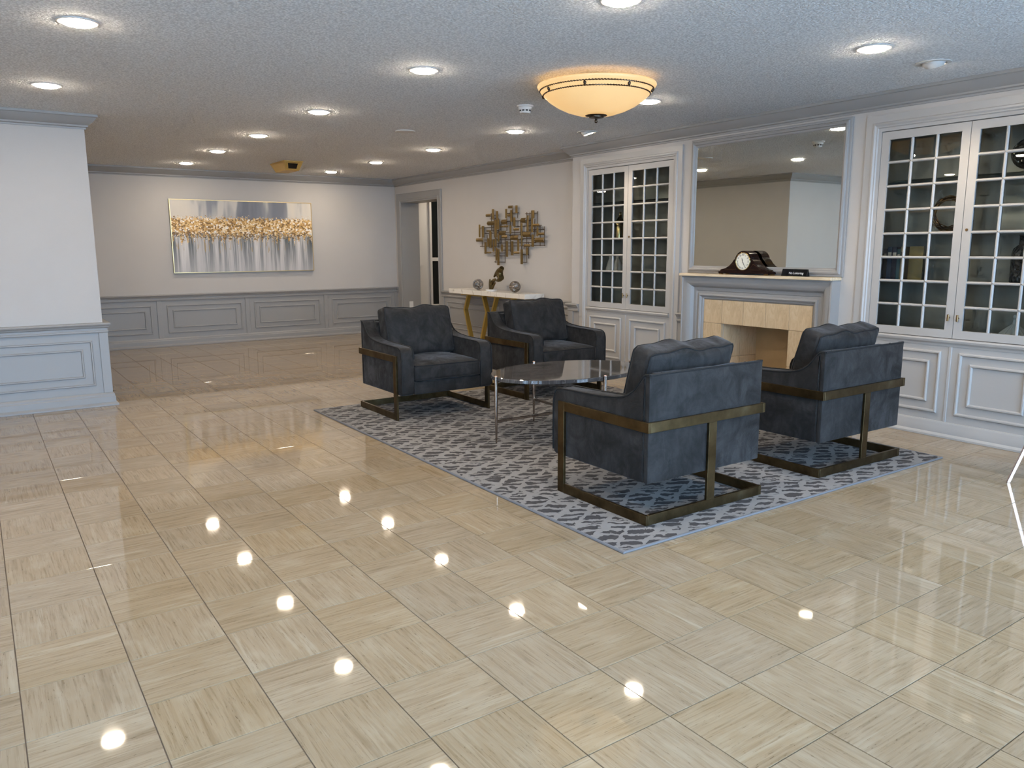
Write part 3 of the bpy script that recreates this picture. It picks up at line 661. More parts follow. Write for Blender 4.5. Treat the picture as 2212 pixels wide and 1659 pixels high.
book(1.463, .034, .236, .17, 'bk_navy', 'navy book between blue and cream books in right cabinet')
book(1.431, .024, .222, .16, 'bk_teal', 'thin teal book beside the cream book in right cabinet')
book(1.398, .036, .240, .17, 'bk_cream', 'cream-spined book next to the yellow one in right cabinet')
t = thing('book', 'large yellow book turned cover outwards, rightmost in right cabinet', 'book', (3.87, 1.32, 1.0805), 'books standing in the right cabinet')
c, s_ = math.cos(.25), math.sin(.25)
def yl(a, b, z): return (3.84 + a * c - b * s_, 1.325 + a * s_ + b * c, z)
def ybox(a0, a1, b0, b1, z0, z1): return MB().hexa([yl(a0, b0, z0), yl(a1, b0, z0), yl(a1, b1, z0), yl(a0, b1, z0), yl(a0, b0, z1), yl(a1, b0, z1), yl(a1, b1, z1), yl(a0, b1, z1)])
ybox(0, .003, -.05, .045, 1.0805, 1.322).build('cover', 'bk_yellow', t); ybox(.0035, .027, -.047, .043, 1.083, 1.319).build('pages', 'page', t); ybox(.0275, .0305, -.05, .045, 1.0805, 1.322).build('cover', 'bk_yellow', t)
# brass wreath-like ring bowl, hammered vase, carved orb, glass shell
b = MB()
for k in range(9):
    a0 = k * .7; pts = []
    for i in range(40):
        a = 2 * math.pi * i / 40; r = .100 + .012 * math.sin(3 * a + a0) + .006 * (k % 3)
        pts.append((3.905 + .012 * math.cos(2 * a + a0), 1.15 + r * math.cos(a), 1.5500 + r * math.sin(a)))
    b.tube(pts, .0035, 5, True)
tag(b.build('wreath_ornament', 'oldbrass', smooth=60), 'round aged-brass wire wreath on upper shelf of right cabinet', 'ornament')
t = thing('hammered_vase', 'square-shouldered hammered dark glass vase in right cabinet', 'vase', (3.88, .62, 1.0805))
MB().lathe([(.070, 0), (.078, .006), (.080, .19), (.070, .225), (.048, .245), (.042, .25), (.042, .31), (.034, .31), (.034, .25)], 32, (3.88, .62, 1.0805)).build('body', 'hammer', t, smooth=40)
MB().lathe([(.042, .305), (.047, .309), (.047, .314), (.036, .314)], 32, (3.88, .62, 1.0805), cap=False).build('rim', 'silver', t, smooth=40)
t = thing('carved_orb', 'dark carved metal orb on small foot, top shelf of right cabinet', 'ornament', (3.88, .665, 1.7905))
MB().lathe([(.012, .032)] + [(max(.012, .098 * math.sin(a)), .120 - .098 * math.cos(a)) for a in [math.pi * (.06 + .90 * k / 14) for k in range(15)]], 28, (3.88, .665, 1.7905)).build('orb', 'carved', t, smooth=40)
MB().lathe([(.035, 0), (.035, .008), (.016, .014), (.014, .034)], 20, (3.88, .665, 1.7905)).build('foot', 'silver', t, smooth=40)
t = thing('glass_shell', 'pale ribbed glass shell dish with knob in bottom of right cabinet', 'ornament', (3.88, .64, .6905))
b = MB(); n = 40; vs = []; rows = [(.012, .150), (.016, .118), (.040, .095), (.075, .060), (.098, .022), (.085, .0)]
for r, z in rows:
    for k in range(n):
        a = 2 * math.pi * k / n; rr = r * (1 + (.10 if k % 2 else -.02) * (r > .03)); vs.append((3.88 + rr * math.cos(a), .64 + rr * math.sin(a), .6905 + z))
b.add(vs, [(i * n + k, i * n + (k + 1) % n, (i + 1) * n + (k + 1) % n, (i + 1) * n + k) for i in range(len(rows) - 1) for k in range(n)] + [tuple(5 * n + k for k in range(n))])
b.build('dish', 'pale', t, smooth=20)
MB().lathe([(.004, .148), (.014, .155), (.016, .168), (.010, .180), (.002, .182)], 16, (3.88, .64, .6905)).build('knob', 'pale', t, smooth=50)

# ------------------------------------------------------------------ fireplace
def fireplace():
    t = thing('fireplace', 'travertine fireplace with greige moulded mantel below the mirror', 'fireplace', (XB, FY, 0))
    y0, y1, zt = 1.812, 3.352, 1.066
    # bolection surround: (inward, proud)
    P = [(0, 0), (0, .110), (.012, .112), (.016, .106), (.040, .104), (.066, .094), (.086, .078), (.098, .058), (.102, .050), (.128, .048), (.134, .042), (.152, .042), (.158, .052), (.170, .056), (.180, .050), (.186, .040), (.196, .038), (.204, .030), (.208, .026), (.208, 0)]
    MB().ring(P, y0, y1, 0, zt, lambda a, b, h: (XB - h, a, b), 'LTR').build('mantel_surround', 'trim', t, smooth=20)
    b = MB(); yy0, yy1 = y0 - .008, y1 + .008
    b.box(XB - .142, XB, yy0, yy1, 1.0665, 1.090); b.build('mantel_shelf', 'trav_shelf', t, bev=.003)
    # facing tiles, 2 mm joints
    xa, xb_ = XB - .030, XB - .001; g = .0013; oy0, oy1, oz = FY - FH, FY + FH, .648; ty0, ty1, tz = 2.020, 3.144, .858
    def tile(a0, a1, c0, c1): MB().box(xa, xb_, a0 + g, a1 - g, c0 + g, c1 - g).build('tile', 'trav', t, bev=.001)
    w = (oy1 - oy0) / 3
    for k in range(3): tile(oy0 + k * w, oy0 + (k + 1) * w, oz, tz)
    for a0, a1 in ((ty0, oy0), (oy1, ty1)):
        for c0, c1 in ((oz, tz), (.343, oz), (.038, .343), (.002, .038)): tile(a0, a1, c0, c1)
    # firebox: splayed sides in travertine, tan back board
    bx = 4.10; sp = .045
    for s in (-1, 1):
        ya, yb = FY + s * FH, FY + s * (FH - sp)
        for c0, c1 in ((.002, .343), (.343, .655)):
            for f0, f1 in ((0, .5), (.5, 1)):
                xA, xB2 = xa + .031 + (bx - xa - .031) * f0, xa + .031 + (bx - xa - .031) * f1
                yA, yB2 = ya + (yb - ya) * f0, ya + (yb - ya) * f1
                MB().hexa([(xA + g, yA, c0 + g), (xB2 - g, yB2, c0 + g), (xB2 - g, yB2 + s * .02, c0 + g), (xA + g, yA + s * .02, c0 + g), (xA + g, yA, c1 - g), (xB2 - g, yB2, c1 - g), (xB2 - g, yB2 + s * .02, c1 - g), (xA + g, yA + s * .02, c1 - g)]).build('tile', 'trav', t)
    MB().box(bx, bx + .03, FY - FH, FY + FH, 0, .68).build('firebox_back', 'firebox', t)
    MB().box(xb_ + .002, bx, FY - FH - .02, FY + FH + .02, .655, .68).build('firebox_top', 'firebox', t)
    MB().box(xb_ + .002, bx, FY - FH, FY + FH, .0002, .006).build('hearth_floor', 'trav_shelf', t)
fireplace()
# mirror
t = thing('wall_mirror', 'large rectangular mirror in greige moulded frame above the mantel', 'mirror', (XB, 2.58, 1.09))
MB().box(XB - .010, XB - .002, 1.855 - .01, 3.305 + .01, 1.148 - .01, 2.206 + .01).build('mirror_glass', 'mirror', t)
MB().ring([(0, 0), (0, .016), (.006, .020), (.018, .022), (.024, .034), (.036, .038), (.044, .034), (.050, .022), (.060, .018), (.066, .0105), (.066, 0)], 1.790, 3.370, 1.0915, 2.272, lambda a, b, h: (XB - h, a, b)).build('mirror_frame', 'trim', t, smooth=25)

# mantel clock
def clock():
    cy, cx, z0 = 2.645, 3.615, 1.0905
    t = thing('mantel_clock', 'dark polished tambour clock with cream roman dial on the mantel', 'clock', (cx, cy, z0))
    prof = []
    for k in range(25):               # half outline from foot end to crown
        u = k / 24; prof.append(u)
    out = []
    R = .090; zc = z0 + .112
    pts = [(-.245, z0 + .030), (-.235, z0 + .042), (-.190, z0 + .052), (-.150, z0 + .072), (-.118, z0 + .100), (-.100, z0 + .125)]
    arc = [(R * math.cos(a), zc + R * math.sin(a)) for a in [math.radians(168 - 156 * k / 16) for k in range(17)]]
    full = pts + arc + [(-a, b) for a, b in pts[::-1]]
    poly = [(cy - a, b) for a, b in full]
    MB().prism(poly, 'x', cx - .055, cx + .045).build('case', 'mahog', t, smooth=30)
    MB().box(cx - .062, cx + .05, cy - .258, cy + .258, z0 + .010, z0 + .031).build('plinth', 'mahog', t, bev=.004, seg=2)
    for sx in (-.05, .035):
        for sy in (-.235, .235): MB().box(cx + sx - .012, cx + sx + .012, cy + sy - .014, cy + sy + .014, z0, z0 + .0105).build('foot', 'oldbrass', t)
    xf = cx - .0555
    MB().add(*disc_yz(xf, cy, zc, .071, .004, 40)).build('dial', 'dial', t)
    b = MB(); b.tube([(xf - .003, cy + .073 * math.cos(2 * math.pi * k / 40), zc + .073 * math.sin(2 * math.pi * k / 40)) for k in range(40)], .0045, 8, True); b.build('bezel', 'brass', t, smooth=60)
    for k, rn in enumerate(['XII', 'I', 'II', 'III', 'IV', 'V', 'VI', 'VII', 'VIII', 'IX', 'X', 'XI']):
        me = text_mesh(rn, .021, .0003, 'numeral'); a = math.radians(30 * k)
        me.materials.clear(); me.materials.append(M['ink'])
        o = bpy.data.objects.new('numeral', me); col.objects.link(o)
        p = Vector((xf - .0046, cy - .055 * math.sin(a), zc + .055 * math.cos(a)))
        o.parent = t; o.location = p - WPOS[t]; o.rotation_euler = (Matrix(((0, 0, -1), (-1, 0, 0), (0, 1, 0))) @ Matrix.Rotation(-a, 3, 'Z')).to_euler()
    def hand(ang, L, w, nm):
        a = math.radians(ang); d = Vector((0, -math.sin(a), math.cos(a))); q = Vector((0, d.z, -d.y)); c0 = Vector((xf - .0062, cy, zc))
        pts = [c0 - d * .014 - q * w, c0 - d * .014 + q * w, c0 + d * L * .6 + q * w * 1.3, c0 + d * L, c0 + d * L * .6 - q * w * 1.3]
        MB().add([p[:] for p in pts] + [(p - Vector((.0008, 0, 0)))[:] for p in pts], [(0, 1, 2, 3, 4), (9, 8, 7, 6, 5)] + [(i, (i + 1) % 5, 5 + (i + 1) % 5, 5 + i) for i in range(5)]).build(nm, 'ink', t)
    hand(-17, .034, .0022, 'hour_hand'); hand(152, .056, .0016, 'minute_hand')
    for s in (-1, 1):                 # inlay lines either side of the dial
        tri = [(xf - .0006, cy + s * .105, z0 + .092), (xf - .0006, cy + s * .185, z0 + .044), (xf - .0006, cy + s * .07, z0 + .044)]
        MB().tube(tri, .0008, 4, True).build('inlay_line', 'oldbrass', t)
clock()
def sign():
    y0, y1, z0 = 2.055, 2.292, 1.0905; x = 3.60
    t = thing('desk_sign', 'small black sign reading No Loitering standing on the mantel', 'sign', (x, (y0 + y1) / 2, z0))
    MB().hexa([(x, y0, z0), (x + .045, y0, z0), (x + .045, y1, z0), (x, y1, z0), (x + .018, y0, z0 + .056), (x + .028, y0, z0 + .056), (x + .028, y1, z0 + .056), (x + .018, y1, z0 + .056)]).build('block', 'black', t, bev=.002)
    me = text_mesh('No Loitering', .026, .0004, 'lettering'); me.materials.clear(); me.materials.append(M['letter'])
    o = bpy.data.objects.new('lettering', me); col.objects.link(o); o.parent = t
    th = math.atan2(.018, .056)
    o.location = Vector((x + .0075, (y0 + y1) / 2 - .018, z0 + .024)) - WPOS[t]
    ex = Vector((0, -1, 0)); ey = Vector((math.sin(th), 0, math.cos(th))); ez = ex.cross(ey)
    o.rotation_euler = Matrix((ex, ey, ez)).transposed().to_euler()
sign()

# ------------------------------------------------------------------ painting
t = thing('abstract_painting', 'wide abstract painting of gold blossoms and grey streaks on the back wall', 'painting', (1.465, YB, .995))
px0, px1, pz0, pz1 = .478, 2.472, 1.000, 2.000
o = MB().box(px0 + .008, px1 - .008, YB - .036, YB - .004, pz0 + .008, pz1 - .008).build('canvas', 'canvas', t)
MB().ring([(0, 0), (0, .040), (.009, .040), (.009, .030), (.006, 0)], px0, px1, pz0, pz1, lambda a, b, h: (a, YB - .002 - h, b)).build('frame', 'frame_gold', t)

# ------------------------------------------------------------------ metal wall art
PV = [(6.896,6.946,1.689,1.822),(6.803,6.847,1.692,1.793),(6.568,6.612,1.694,1.809),(6.454,6.5,1.647,1.792),(6.365,6.41,1.751,1.845),(6.0,6.065,1.674,1.77),(6.128,6.169,1.522,1.715),(6.751,6.804,1.563,1.693),(6.805,6.869,1.458,1.687),(6.384,6.434,1.589,1.699),(6.039,6.078,1.51,1.677),(7.204,7.243,1.466,1.633),(7.137,7.197,1.463,1.613),(6.258,6.298,1.466,1.626),(6.477,6.518,1.503,1.604),(5.928,5.968,1.466,1.565),(6.946,7.006,1.328,1.538),(6.746,6.787,1.407,1.497),(7.007,7.052,1.342,1.45),(6.882,6.922,1.276,1.438),(6.812,6.855,1.343,1.448),(7.084,7.133,1.249,1.402),(6.579,6.626,1.214,1.411),(6.446,6.502,1.233,1.408),(6.306,6.349,1.287,1.423),(6.234,6.261,1.346,1.458),(6.008,6.06,1.338,1.483),(6.682,6.723,1.279,1.369),(6.799,6.841,1.164,1.33),(6.749,6.805,1.105,1.311),(6.241,6.291,1.126,1.308),(6.143,6.185,1.237,1.331)]
PH = [(6.438,6.539,1.813,1.847),(6.946,7.06,1.729,1.762),(6.5,6.55,1.713,1.744),(6.878,7.048,1.618,1.669),(6.56,6.688,1.62,1.68),(6.174,6.271,1.629,1.687),(6.655,6.732,1.583,1.604),(6.541,6.645,1.581,1.606),(5.886,6.017,1.577,1.609),(6.969,7.075,1.536,1.558),(6.303,6.421,1.537,1.57),(6.589,6.742,1.485,1.54),(6.078,6.24,1.457,1.517),(6.566,6.69,1.445,1.482),(6.317,6.482,1.422,1.478),(5.802,5.919,1.475,1.504),(7.15,7.323,1.411,1.453),(5.81,5.991,1.389,1.446),(6.095,6.223,1.338,1.369),(6.953,7.08,1.255,1.277),(6.299,6.414,1.251,1.28)]
RH = [(1.745,6.812,6.941),(1.701,6.813,7.012),(1.756,6.365,6.639),(1.737,5.962,6.217),(1.657,6.06,6.745),(1.59,5.882,6.462),(1.59,6.805,7.266),(1.541,5.827,6.121),(1.548,6.805,7.065),(1.517,5.974,7.137),(1.484,6.299,6.575),(1.43,6.299,7.149),(1.437,5.991,6.317),(1.388,5.991,6.886),(1.348,6.095,7.261),(1.355,5.806,6.095),(1.298,6.53,6.721),(1.263,6.663,7.158),(1.264,6.299,6.516),(1.223,6.664,6.929),(1.242,6.139,6.309),(1.145,6.669,6.915),(1.149,6.179,6.318)]
RV = [(6.992,1.547,1.772),(7.223,1.34,1.474),(7.093,1.396,1.494),(6.953,1.535,1.632),(6.899,1.438,1.609),(6.631,1.539,1.766),(6.551,1.277,1.755),(6.499,1.599,1.812),(6.397,1.693,1.752),(6.33,1.487,1.671),(6.196,1.15,1.754),(6.13,1.509,1.754),(6.03,1.458,1.671),(5.97,1.457,1.758),(5.835,1.344,1.575),(5.919,1.345,1.584),(6.767,1.303,1.627),(6.673,1.131,1.446),(6.893,1.131,1.438),(6.816,1.33,1.691),(6.453,1.464,1.639),(6.304,1.143,1.472),(6.254,1.303,1.344),(6.156,1.196,1.399)]
def wall_art():
    t = thing('metal_wall_art', 'gold and bronze rod-and-plate metal wall sculpture above the console table', 'wall art', (XR, 6.56, 1.10))
    xr = XR - .030
    rnd = random.Random(3)
    for (z, y0, y1) in RH: MB().tube([(xr, y0, z), (xr, y1, z)], .0042, 6).build('rod', 'artrod', t)
    for (y, z0, z1) in RV: MB().tube([(xr + .008, y, z0), (xr + .008, y, z1)], .0042, 6).build('rod', 'artrod', t)
    for lst, vert in ((PV, True), (PH, False)):
        for (y0, y1, z0, z1) in lst:
            d = rnd.choice((.014, .022, .032)); x = xr - d
            if vert:
                m = y0 + (y1 - y0) * rnd.uniform(.4, .65); h = .010
                poly = [(x, y0), (x - h, m), (x, y1), (x + .003, y1), (x - h + .003, m), (x + .003, y0)]
                MB().prism(poly, 'z', z0, z1).build('plate', 'artgold', t)
            else:
                m = z0 + (z1 - z0) * .5; h = .016 if z1 - z0 > .045 else .006
                poly = [(x, z0), (x - h, m), (x, z1), (x + .003, z1), (x - h + .003, m), (x + .003, z0)]
                MB().prism(poly, 'y', y0, y1).build('plate', 'artgold', t)
    for y, z in ((6.30, 1.43), (6.80, 1.43), (6.55, 1.70), (6.95, 1.59), (6.15, 1.54)):
        MB().tube([(xr, y, z), (XR, y, z)], .004, 6).build('standoff', 'artrod', t)
wall_art()

# ------------------------------------------------------------------ console table and its ornaments
def console():
    y0, y1 = 5.79, 7.57; xa, xb_ = 3.535, 3.825; zt = .782
    t = thing('console_table', 'console table with white veined marble top and angular gold legs', 'table', (3.68, 6.68, 0))
    MB().box(xa, xb_, y0, y1, zt - .058, zt).build('tabletop', 'wmarble', t, bev=.003)
    for cy in (7.10, 6.42):
        MB().box(3.62, 3.74, cy - .30, cy + .30, zt - .078, zt - .0585).build('top_plate', 'gold', t)
        for s in (-1, 1):
            P = [(cy + s * .185, .704), (cy + s * .275, .50), (cy + s * .09, .004)]
            w = .016
            b = MB(); vs = []
            for i, (y, z) in enumerate(P):
                for dx in (-.028, .028):
                    for dy in (-w, w): vs.append((3.68 + dx, y + dy, z))
            fs = []
            for i in (0, 1):
                k = i * 4; fs += [(k, k + 1, k + 5, k + 4), (k + 1, k + 3, k + 7, k + 5), (k + 3, k + 2, k + 6, k + 7), (k + 2, k, k + 4, k + 6)]
            fs += [(0, 2, 3, 1), (8, 9, 11, 10)]
            b.add(vs, fs).build('leg', 'gold', t)
        MB().box(3.62, 3.74, cy - .13, cy + .13, .0005, .006).build('foot_plate', 'gold', t)
console()
def wire_ball(cy, label, seed):
    r = .068; c = Vector((3.68, cy, .7825 + r + .0035)); rnd = random.Random(seed); b = MB()
    for k in range(36):
        ax = Vector((rnd.gauss(0, 1), rnd.gauss(0, 1), rnd.gauss(0, 1))).normalized(); a = ax.orthogonal().normalized(); e = ax.cross(a); off = rnd.uniform(-.45, .45); ph = rnd.uniform(0, 6)
        pts = []
        for i in range(28):
            w = 2 * math.pi * i / 28; o = off + .08 * math.sin(2 * w + ph)
            d = (ax * o + (a * math.cos(w) + e * math.sin(w)) * math.sqrt(max(.01, 1 - o * o))).normalized(); pts.append(c + d * r)
        b.tube(pts, .0030, 5, True)
    tag(b.build('woven_wire_ball', 'silver', smooth=60), label, 'ornament', 'woven silver balls on the console table')
wire_ball(7.052, 'woven silver wire ball on console table, left of the bronze hands', 5)
wire_ball(6.200, 'woven silver wire ball on console table, right of the bronze hands', 9)
def hands():
    cx, zb = 3.68, .7825
    t = thing('hand_sculpture', 'dark bronze sculpture of two reaching hands on white base', 'sculpture', (cx, 6.73, zb))
    b = MB(); b.lathe([(.070, 0), (.074, .003), (.074, .012), (.068, .016)], 36, (cx, 6.735, zb)); b.build('base', 'white', t, smooth=40)
    def chain(bm, pts, rad, n=10):
        P = [Vector((cx + p[2] if len(p) > 2 else cx, p[0], p[1])) for p in pts]
        # smooth the path
        out, rr = [], []
        for i in range(len(P) - 1):
            for k in range(5):
                u = k / 5; p0 = P[max(i - 1, 0)]; p1 = P[i]; p2 = P[i + 1]; p3 = P[min(i + 2, len(P) - 1)]
                out.append(.5 * ((2 * p1) + (p2 - p0) * u + (2 * p0 - 5 * p1 + 4 * p2 - p3) * u * u + (3 * p1 - p0 - 3 * p2 + p3) * u ** 3)); rr.append(1.15 * (rad[i] + (rad[i + 1] - rad[i]) * u))
        out.append(P[-1]); rr.append(rad[-1] * .8)
        bm.tube(out, rr, n)
    m = MB()
    # lower hand: wrist rising from the base, fingers opening upward and clasping
    chain(m, [(6.742, zb + .012), (6.738, zb + .05), (6.728, zb + .085), (6.705, zb + .115), (6.672, zb + .140), (6.630, zb + .150)], [.022, .021, .022, .020, .016, .010])
    chain(m, [(6.752, zb + .012), (6.764, zb + .055), (6.768, zb + .10), (6.763, zb + .150)], [.016, .014, .012, .008])
    chain(m, [(6.722, zb + .022), (6.700, zb + .045), (6.668, zb + .080), (6.634, zb + .110)], [.016, .014, .012, .007])
    chain(m, [(6.725, zb + .09, .018), (6.690, zb + .128, .020), (6.650, zb + .136, .018), (6.600, zb + .142, .012)], [.013, .012, .011, .008])
    chain(m, [(6.725, zb + .09, -.018), (6.695, zb + .122, -.020), (6.655, zb + .128, -.018), (6.608, zb + .132, -.012)], [.013, .012, .011, .008])
    # upper hand: cut wrist at the top, palm, thumb and four fingers reaching down
    chain(m, [(6.480, zb + .296), (6.505, zb + .278), (6.535, zb + .250), (6.545, zb + .215), (6.540, zb + .180)], [.026, .030, .040, .044, .030])
    chain(m, [(6.555, zb + .262), (6.600, zb + .235), (6.640, zb + .200), (6.668, zb + .176)], [.026, .022, .015, .009])
    for k, (dx, e) in enumerate(((-.030, 0), (-.010, -.008), (.011, -.006), (.030, .004))):
        chain(m, [(6.535, zb + .205, dx), (6.512, zb + .170, dx * 1.05), (6.530, zb + .146 + e, dx), (6.570, zb + .136 + e, dx * .8), (6.600, zb + .140 + e, dx * .6)], [.017, .014, .013, .011, .008])
    o = m.build('clasped_hands', 'sculpt', t)
    md = o.modifiers.new('fuse', 'REMESH'); md.mode = 'VOXEL'; md.voxel_size = .0035; md.use_smooth_shade = True
    sm = o.modifiers.new('soften', 'SMOOTH'); sm.factor = .5; sm.iterations = 2
hands()

# ------------------------------------------------------------------ rug
RZ = .0105
rug = MB().box(.408, 3.112, .663, 4.402, .0004, RZ - .0006).build('area_rug', 'rug')
tag(rug, 'grey and ivory abstract patterned area rug under the seating group', 'rug')
MB().ring([(0, 0), (-.002, .004), (0, .0092), (.004, .0108), (.009, .0104), (.009, 0)], .402, 3.118, .657, 4.408, lambda a, b, h: (a, b, .0004 + h)).build('binding', 'binding', rug, smooth=40)

# ------------------------------------------------------------------ armchairs
def cushion2(w, d, h, r, crown, wob, seed, fn, n=18, edge=0.):
    rnd = random.Random(seed); ph = [rnd.uniform(0, 6.28) for _ in range(10)]
    def de(x, y, z):
        X, Y, Z = x * w / 2, y * d / 2, z * h / 2
        cx = max(-w / 2 + r, min(w / 2 - r, X)); cy = max(-d / 2 + r, min(d / 2 - r, Y)); cz = max(-h / 2 + r, min(h / 2 - r, Z))
        dv = Vector((X - cx, Y - cy, Z - cz))
        if dv.length > 1e-6: dv = dv.normalized() * max(abs(dv.x), abs(dv.y), abs(dv.z))
        p = Vector((cx, cy, cz)) + dv
        puff = (1 - x ** 4) * (1 - y ** 4)
        p.z += crown * puff * z
        p.x += edge * (1 - y * y) * x * .5; p.y += edge * (1 - x * x) * y
        if wob:
            p.z += wob * puff * z * (math.sin(11 * X + ph[0] + 6 * Y) * math.sin(10 * Y + ph[1]) + .7 * math.sin(23 * X + 9 * Y + ph[2]) * math.sin(15 * Y - 6 * X + ph[3]))
            if y > 0: p.y += wob * y * (math.sin(17 * X + ph[4]) + .6 * math.sin(33 * X + ph[5]) - .3)
        return fn(p)
    bm = bmesh.new(); bmesh.ops.create_cube(bm, size=2); bmesh.ops.subdivide_edges(bm, edges=bm.edges, cuts=n, use_grid_fill=True); bm.verts.index_update()
    b = MB(); b.add([de(*v.co)[:] for v in bm.verts], [[v.index for v in f.verts] for f in bm.faces]); bm.free()
    def loop(z):
        pts = []
        for x0, y0, x1, y1 in ((-1, -1, 1, -1), (1, -1, 1, 1), (1, 1, -1, 1), (-1, 1, -1, -1)):
            for k in range(20):
                u = k / 20; pts.append(de(x0 + (x1 - x0) * u, y0 + (y1 - y0) * u, z))
        return pts
    return b, loop
def make_chair(label):
    t = thing('lounge_armchair', label, 'armchair', (0, 0, 0), 'charcoal velvet armchairs around the oval table')
    H, F = .408, .425
    arm = [(.046, .198), (.725, .198), (.742, .204), (.749, .222), (.750, .30), (.750, .478), (.747, .512), (.737, .540), (.718, .558), (.690, .567), (.58, .570), (.45, .573), (.34, .578), (.26, .586), (.205, .597), (.160, .614), (.125, .638), (.098, .668), (.074, .700), (.058, .716), (.046, .723)]
    for s in (-1, 1):
        a, b_ = (s * .300, s * H)
        o = MB().prism(arm, 'x', min(a, b_), max(a, b_)).build('arm', 'velvet', t, bev=.011, seg=3, smooth=40)
        path = [(s * (H - .003), y, z) for y, z in arm[3:]] + [(s * (H - .003), .018, .727)]
        MB().tube([(p[0], p[1] + .001, p[2] - .001) for p in path], .0055, 6).build('piping', 'piping', o, smooth=60)
        path = [(s * .303, y, z) for y, z in arm[5:]]
        MB().tube(path, .0055, 6).build('piping', 'piping', o, smooth=60)
    o = MB().box(-H, H, .016, .046, .198, .727).box(-.299, .299, .046, .125, .30, .715).build('backrest', 'velvet', t, bev=.008, seg=2, smooth=40)
    MB().tube([(-H + .006, .019, .7235), (-H * .5, .019, .7245), (H * .5, .019, .7245), (H - .006, .019, .7235)], .0055, 6).build('piping', 'piping', o, smooth=60)
    MB().box(-.299, .299, .046, .742, .198, .302).build('seat_base', 'velvet', t, bev=.012, seg=3, smooth=40)
    b, loop = cushion2(.592, .635, .125, .026, .030, .0035, 2, lambda p: Vector((p.x, .445 + p.y, .3665 + p.z)), edge=.006)
    o = b.build('seat_cushion', 'velvet', t, smooth=50)
    for z in (1, -1): MB().tube(loop(z), .0058, 6, True).build('piping', 'piping', o, smooth=60)
    th = math.radians(15); up = Vector((0, -math.sin(th), math.cos(th))); nr = Vector((0, math.cos(th), math.sin(th))); c0 = Vector((0, .232, .633))
    b, loop = cushion2(.610, .405, .135, .030, .035, .0085, 11, lambda p: c0 + Vector((p.x, 0, 0)) + up * p.y + nr * p.z, n=24, edge=.004)
    o = b.build('back_cushion', 'velvet', t, smooth=50)
    for z in (1, -1): MB().tube(loop(z), .0058, 6, True).build('piping', 'piping', o, smooth=60)
    # bronze cantilever frame
    def bar(nm, *a): MB().box(*a).build(nm, 'bronze', t, bev=.0012)
    for s in (-1, 1):
        x0, x1 = sorted((s * (H + .0005), s * F))
        bar('side_rail', x0, x1, .0, .635, .452, .502); bar('front_leg', x0, x1, .635, .686, .0, .502); bar('base_rail', x0, x1, .0, .635, .0, .050)
    bar('back_rail', -H, H, .0, .0155, .452, .502); bar('rear_base_rail', -H, H, .0, .0165, .0, .050); bar('rear_leg', -.004, .052, .0, .0155, .050, .452)
    return t
ch = make_chair('charcoal velvet armchair seen from behind, nearest the rug front corner')
def place(o, x, y, rz): o.location = (x, y, RZ); o.rotation_euler = (0, 0, rz)
place(ch, 1.130, .830, 0)
for lab, x, y, rz in (('charcoal velvet armchair seen from behind, beside the right cabinet', 2.493, .830, 0),
                      ('dark velvet armchair facing forward at left rear rug corner', 1.195, 4.293, math.pi),
                      ('dark velvet armchair facing forward in front of the console table', 2.496, 4.380, math.pi)):
    c = copy_tree(ch); c['label'] = lab; place(c, x, y, rz)

# ------------------------------------------------------------------ oval cocktail table
def cocktail():
    cx, cy, A, B_ = 1.634, 2.597, .606, .400
    t = thing('cocktail_table', 'oval cocktail table with smoky marble top on slim metal legs', 'table', (cx, cy, RZ))
    n = 72; b = MB(); vs = []
    for k_, z in ((.990, .434), (1., .438), (1., .458), (.992, .462)):
        vs += [(cx + A * k_ * math.cos(2 * math.pi * k / n), cy + B_ * k_ * math.sin(2 * math.pi * k / n), z) for k in range(n)]
    b.add(vs, [tuple(range(n))[::-1], tuple(range(3 * n, 4 * n))] + [(i * n + k, i * n + (k + 1) % n, (i + 1) * n + (k + 1) % n, (i + 1) * n + k) for i in range(3) for k in range(n)])
    b.build('tabletop', 'marble', t, smooth=35)
    ps = [(cx - A - .009, cy), (cx + A + .009, cy), (cx, cy - B_ - .009), (cx, cy + B_ + .009)]
    for x, y in ps:
        o = MB().lathe([(.0062, RZ), (.0070, RZ + .05), (.0115, .24), (.0120, .455), (.0120, .466)], 16, (x, y, 0)).build('leg', 'tleg', t, smooth=40)
        MB().lathe([(.0120, .466), (.0125, .468), (.0090, .473), (.002, .4755)], 16, (x, y, 0)).build('leg_cap', 'rose', o, smooth=60)
        d = Vector((cx - x, cy - y, 0)).normalized()
        MB().tube([(x, y, .424), (x + d.x * .05, y + d.y * .05, .4315)], .006, 8).build('bracket', 'tleg', o)
    MB().box(ps[0][0] + .008, ps[1][0] - .008, cy - .005, cy + .005, .150, .168).build('stretcher', 'tleg', t, bev=.001)
    MB().box(cx - .005, cx + .005, ps[2][1] + .008, ps[3][1] - .008, .169, .187).build('stretcher', 'tleg', t, bev=.001)
cocktail()

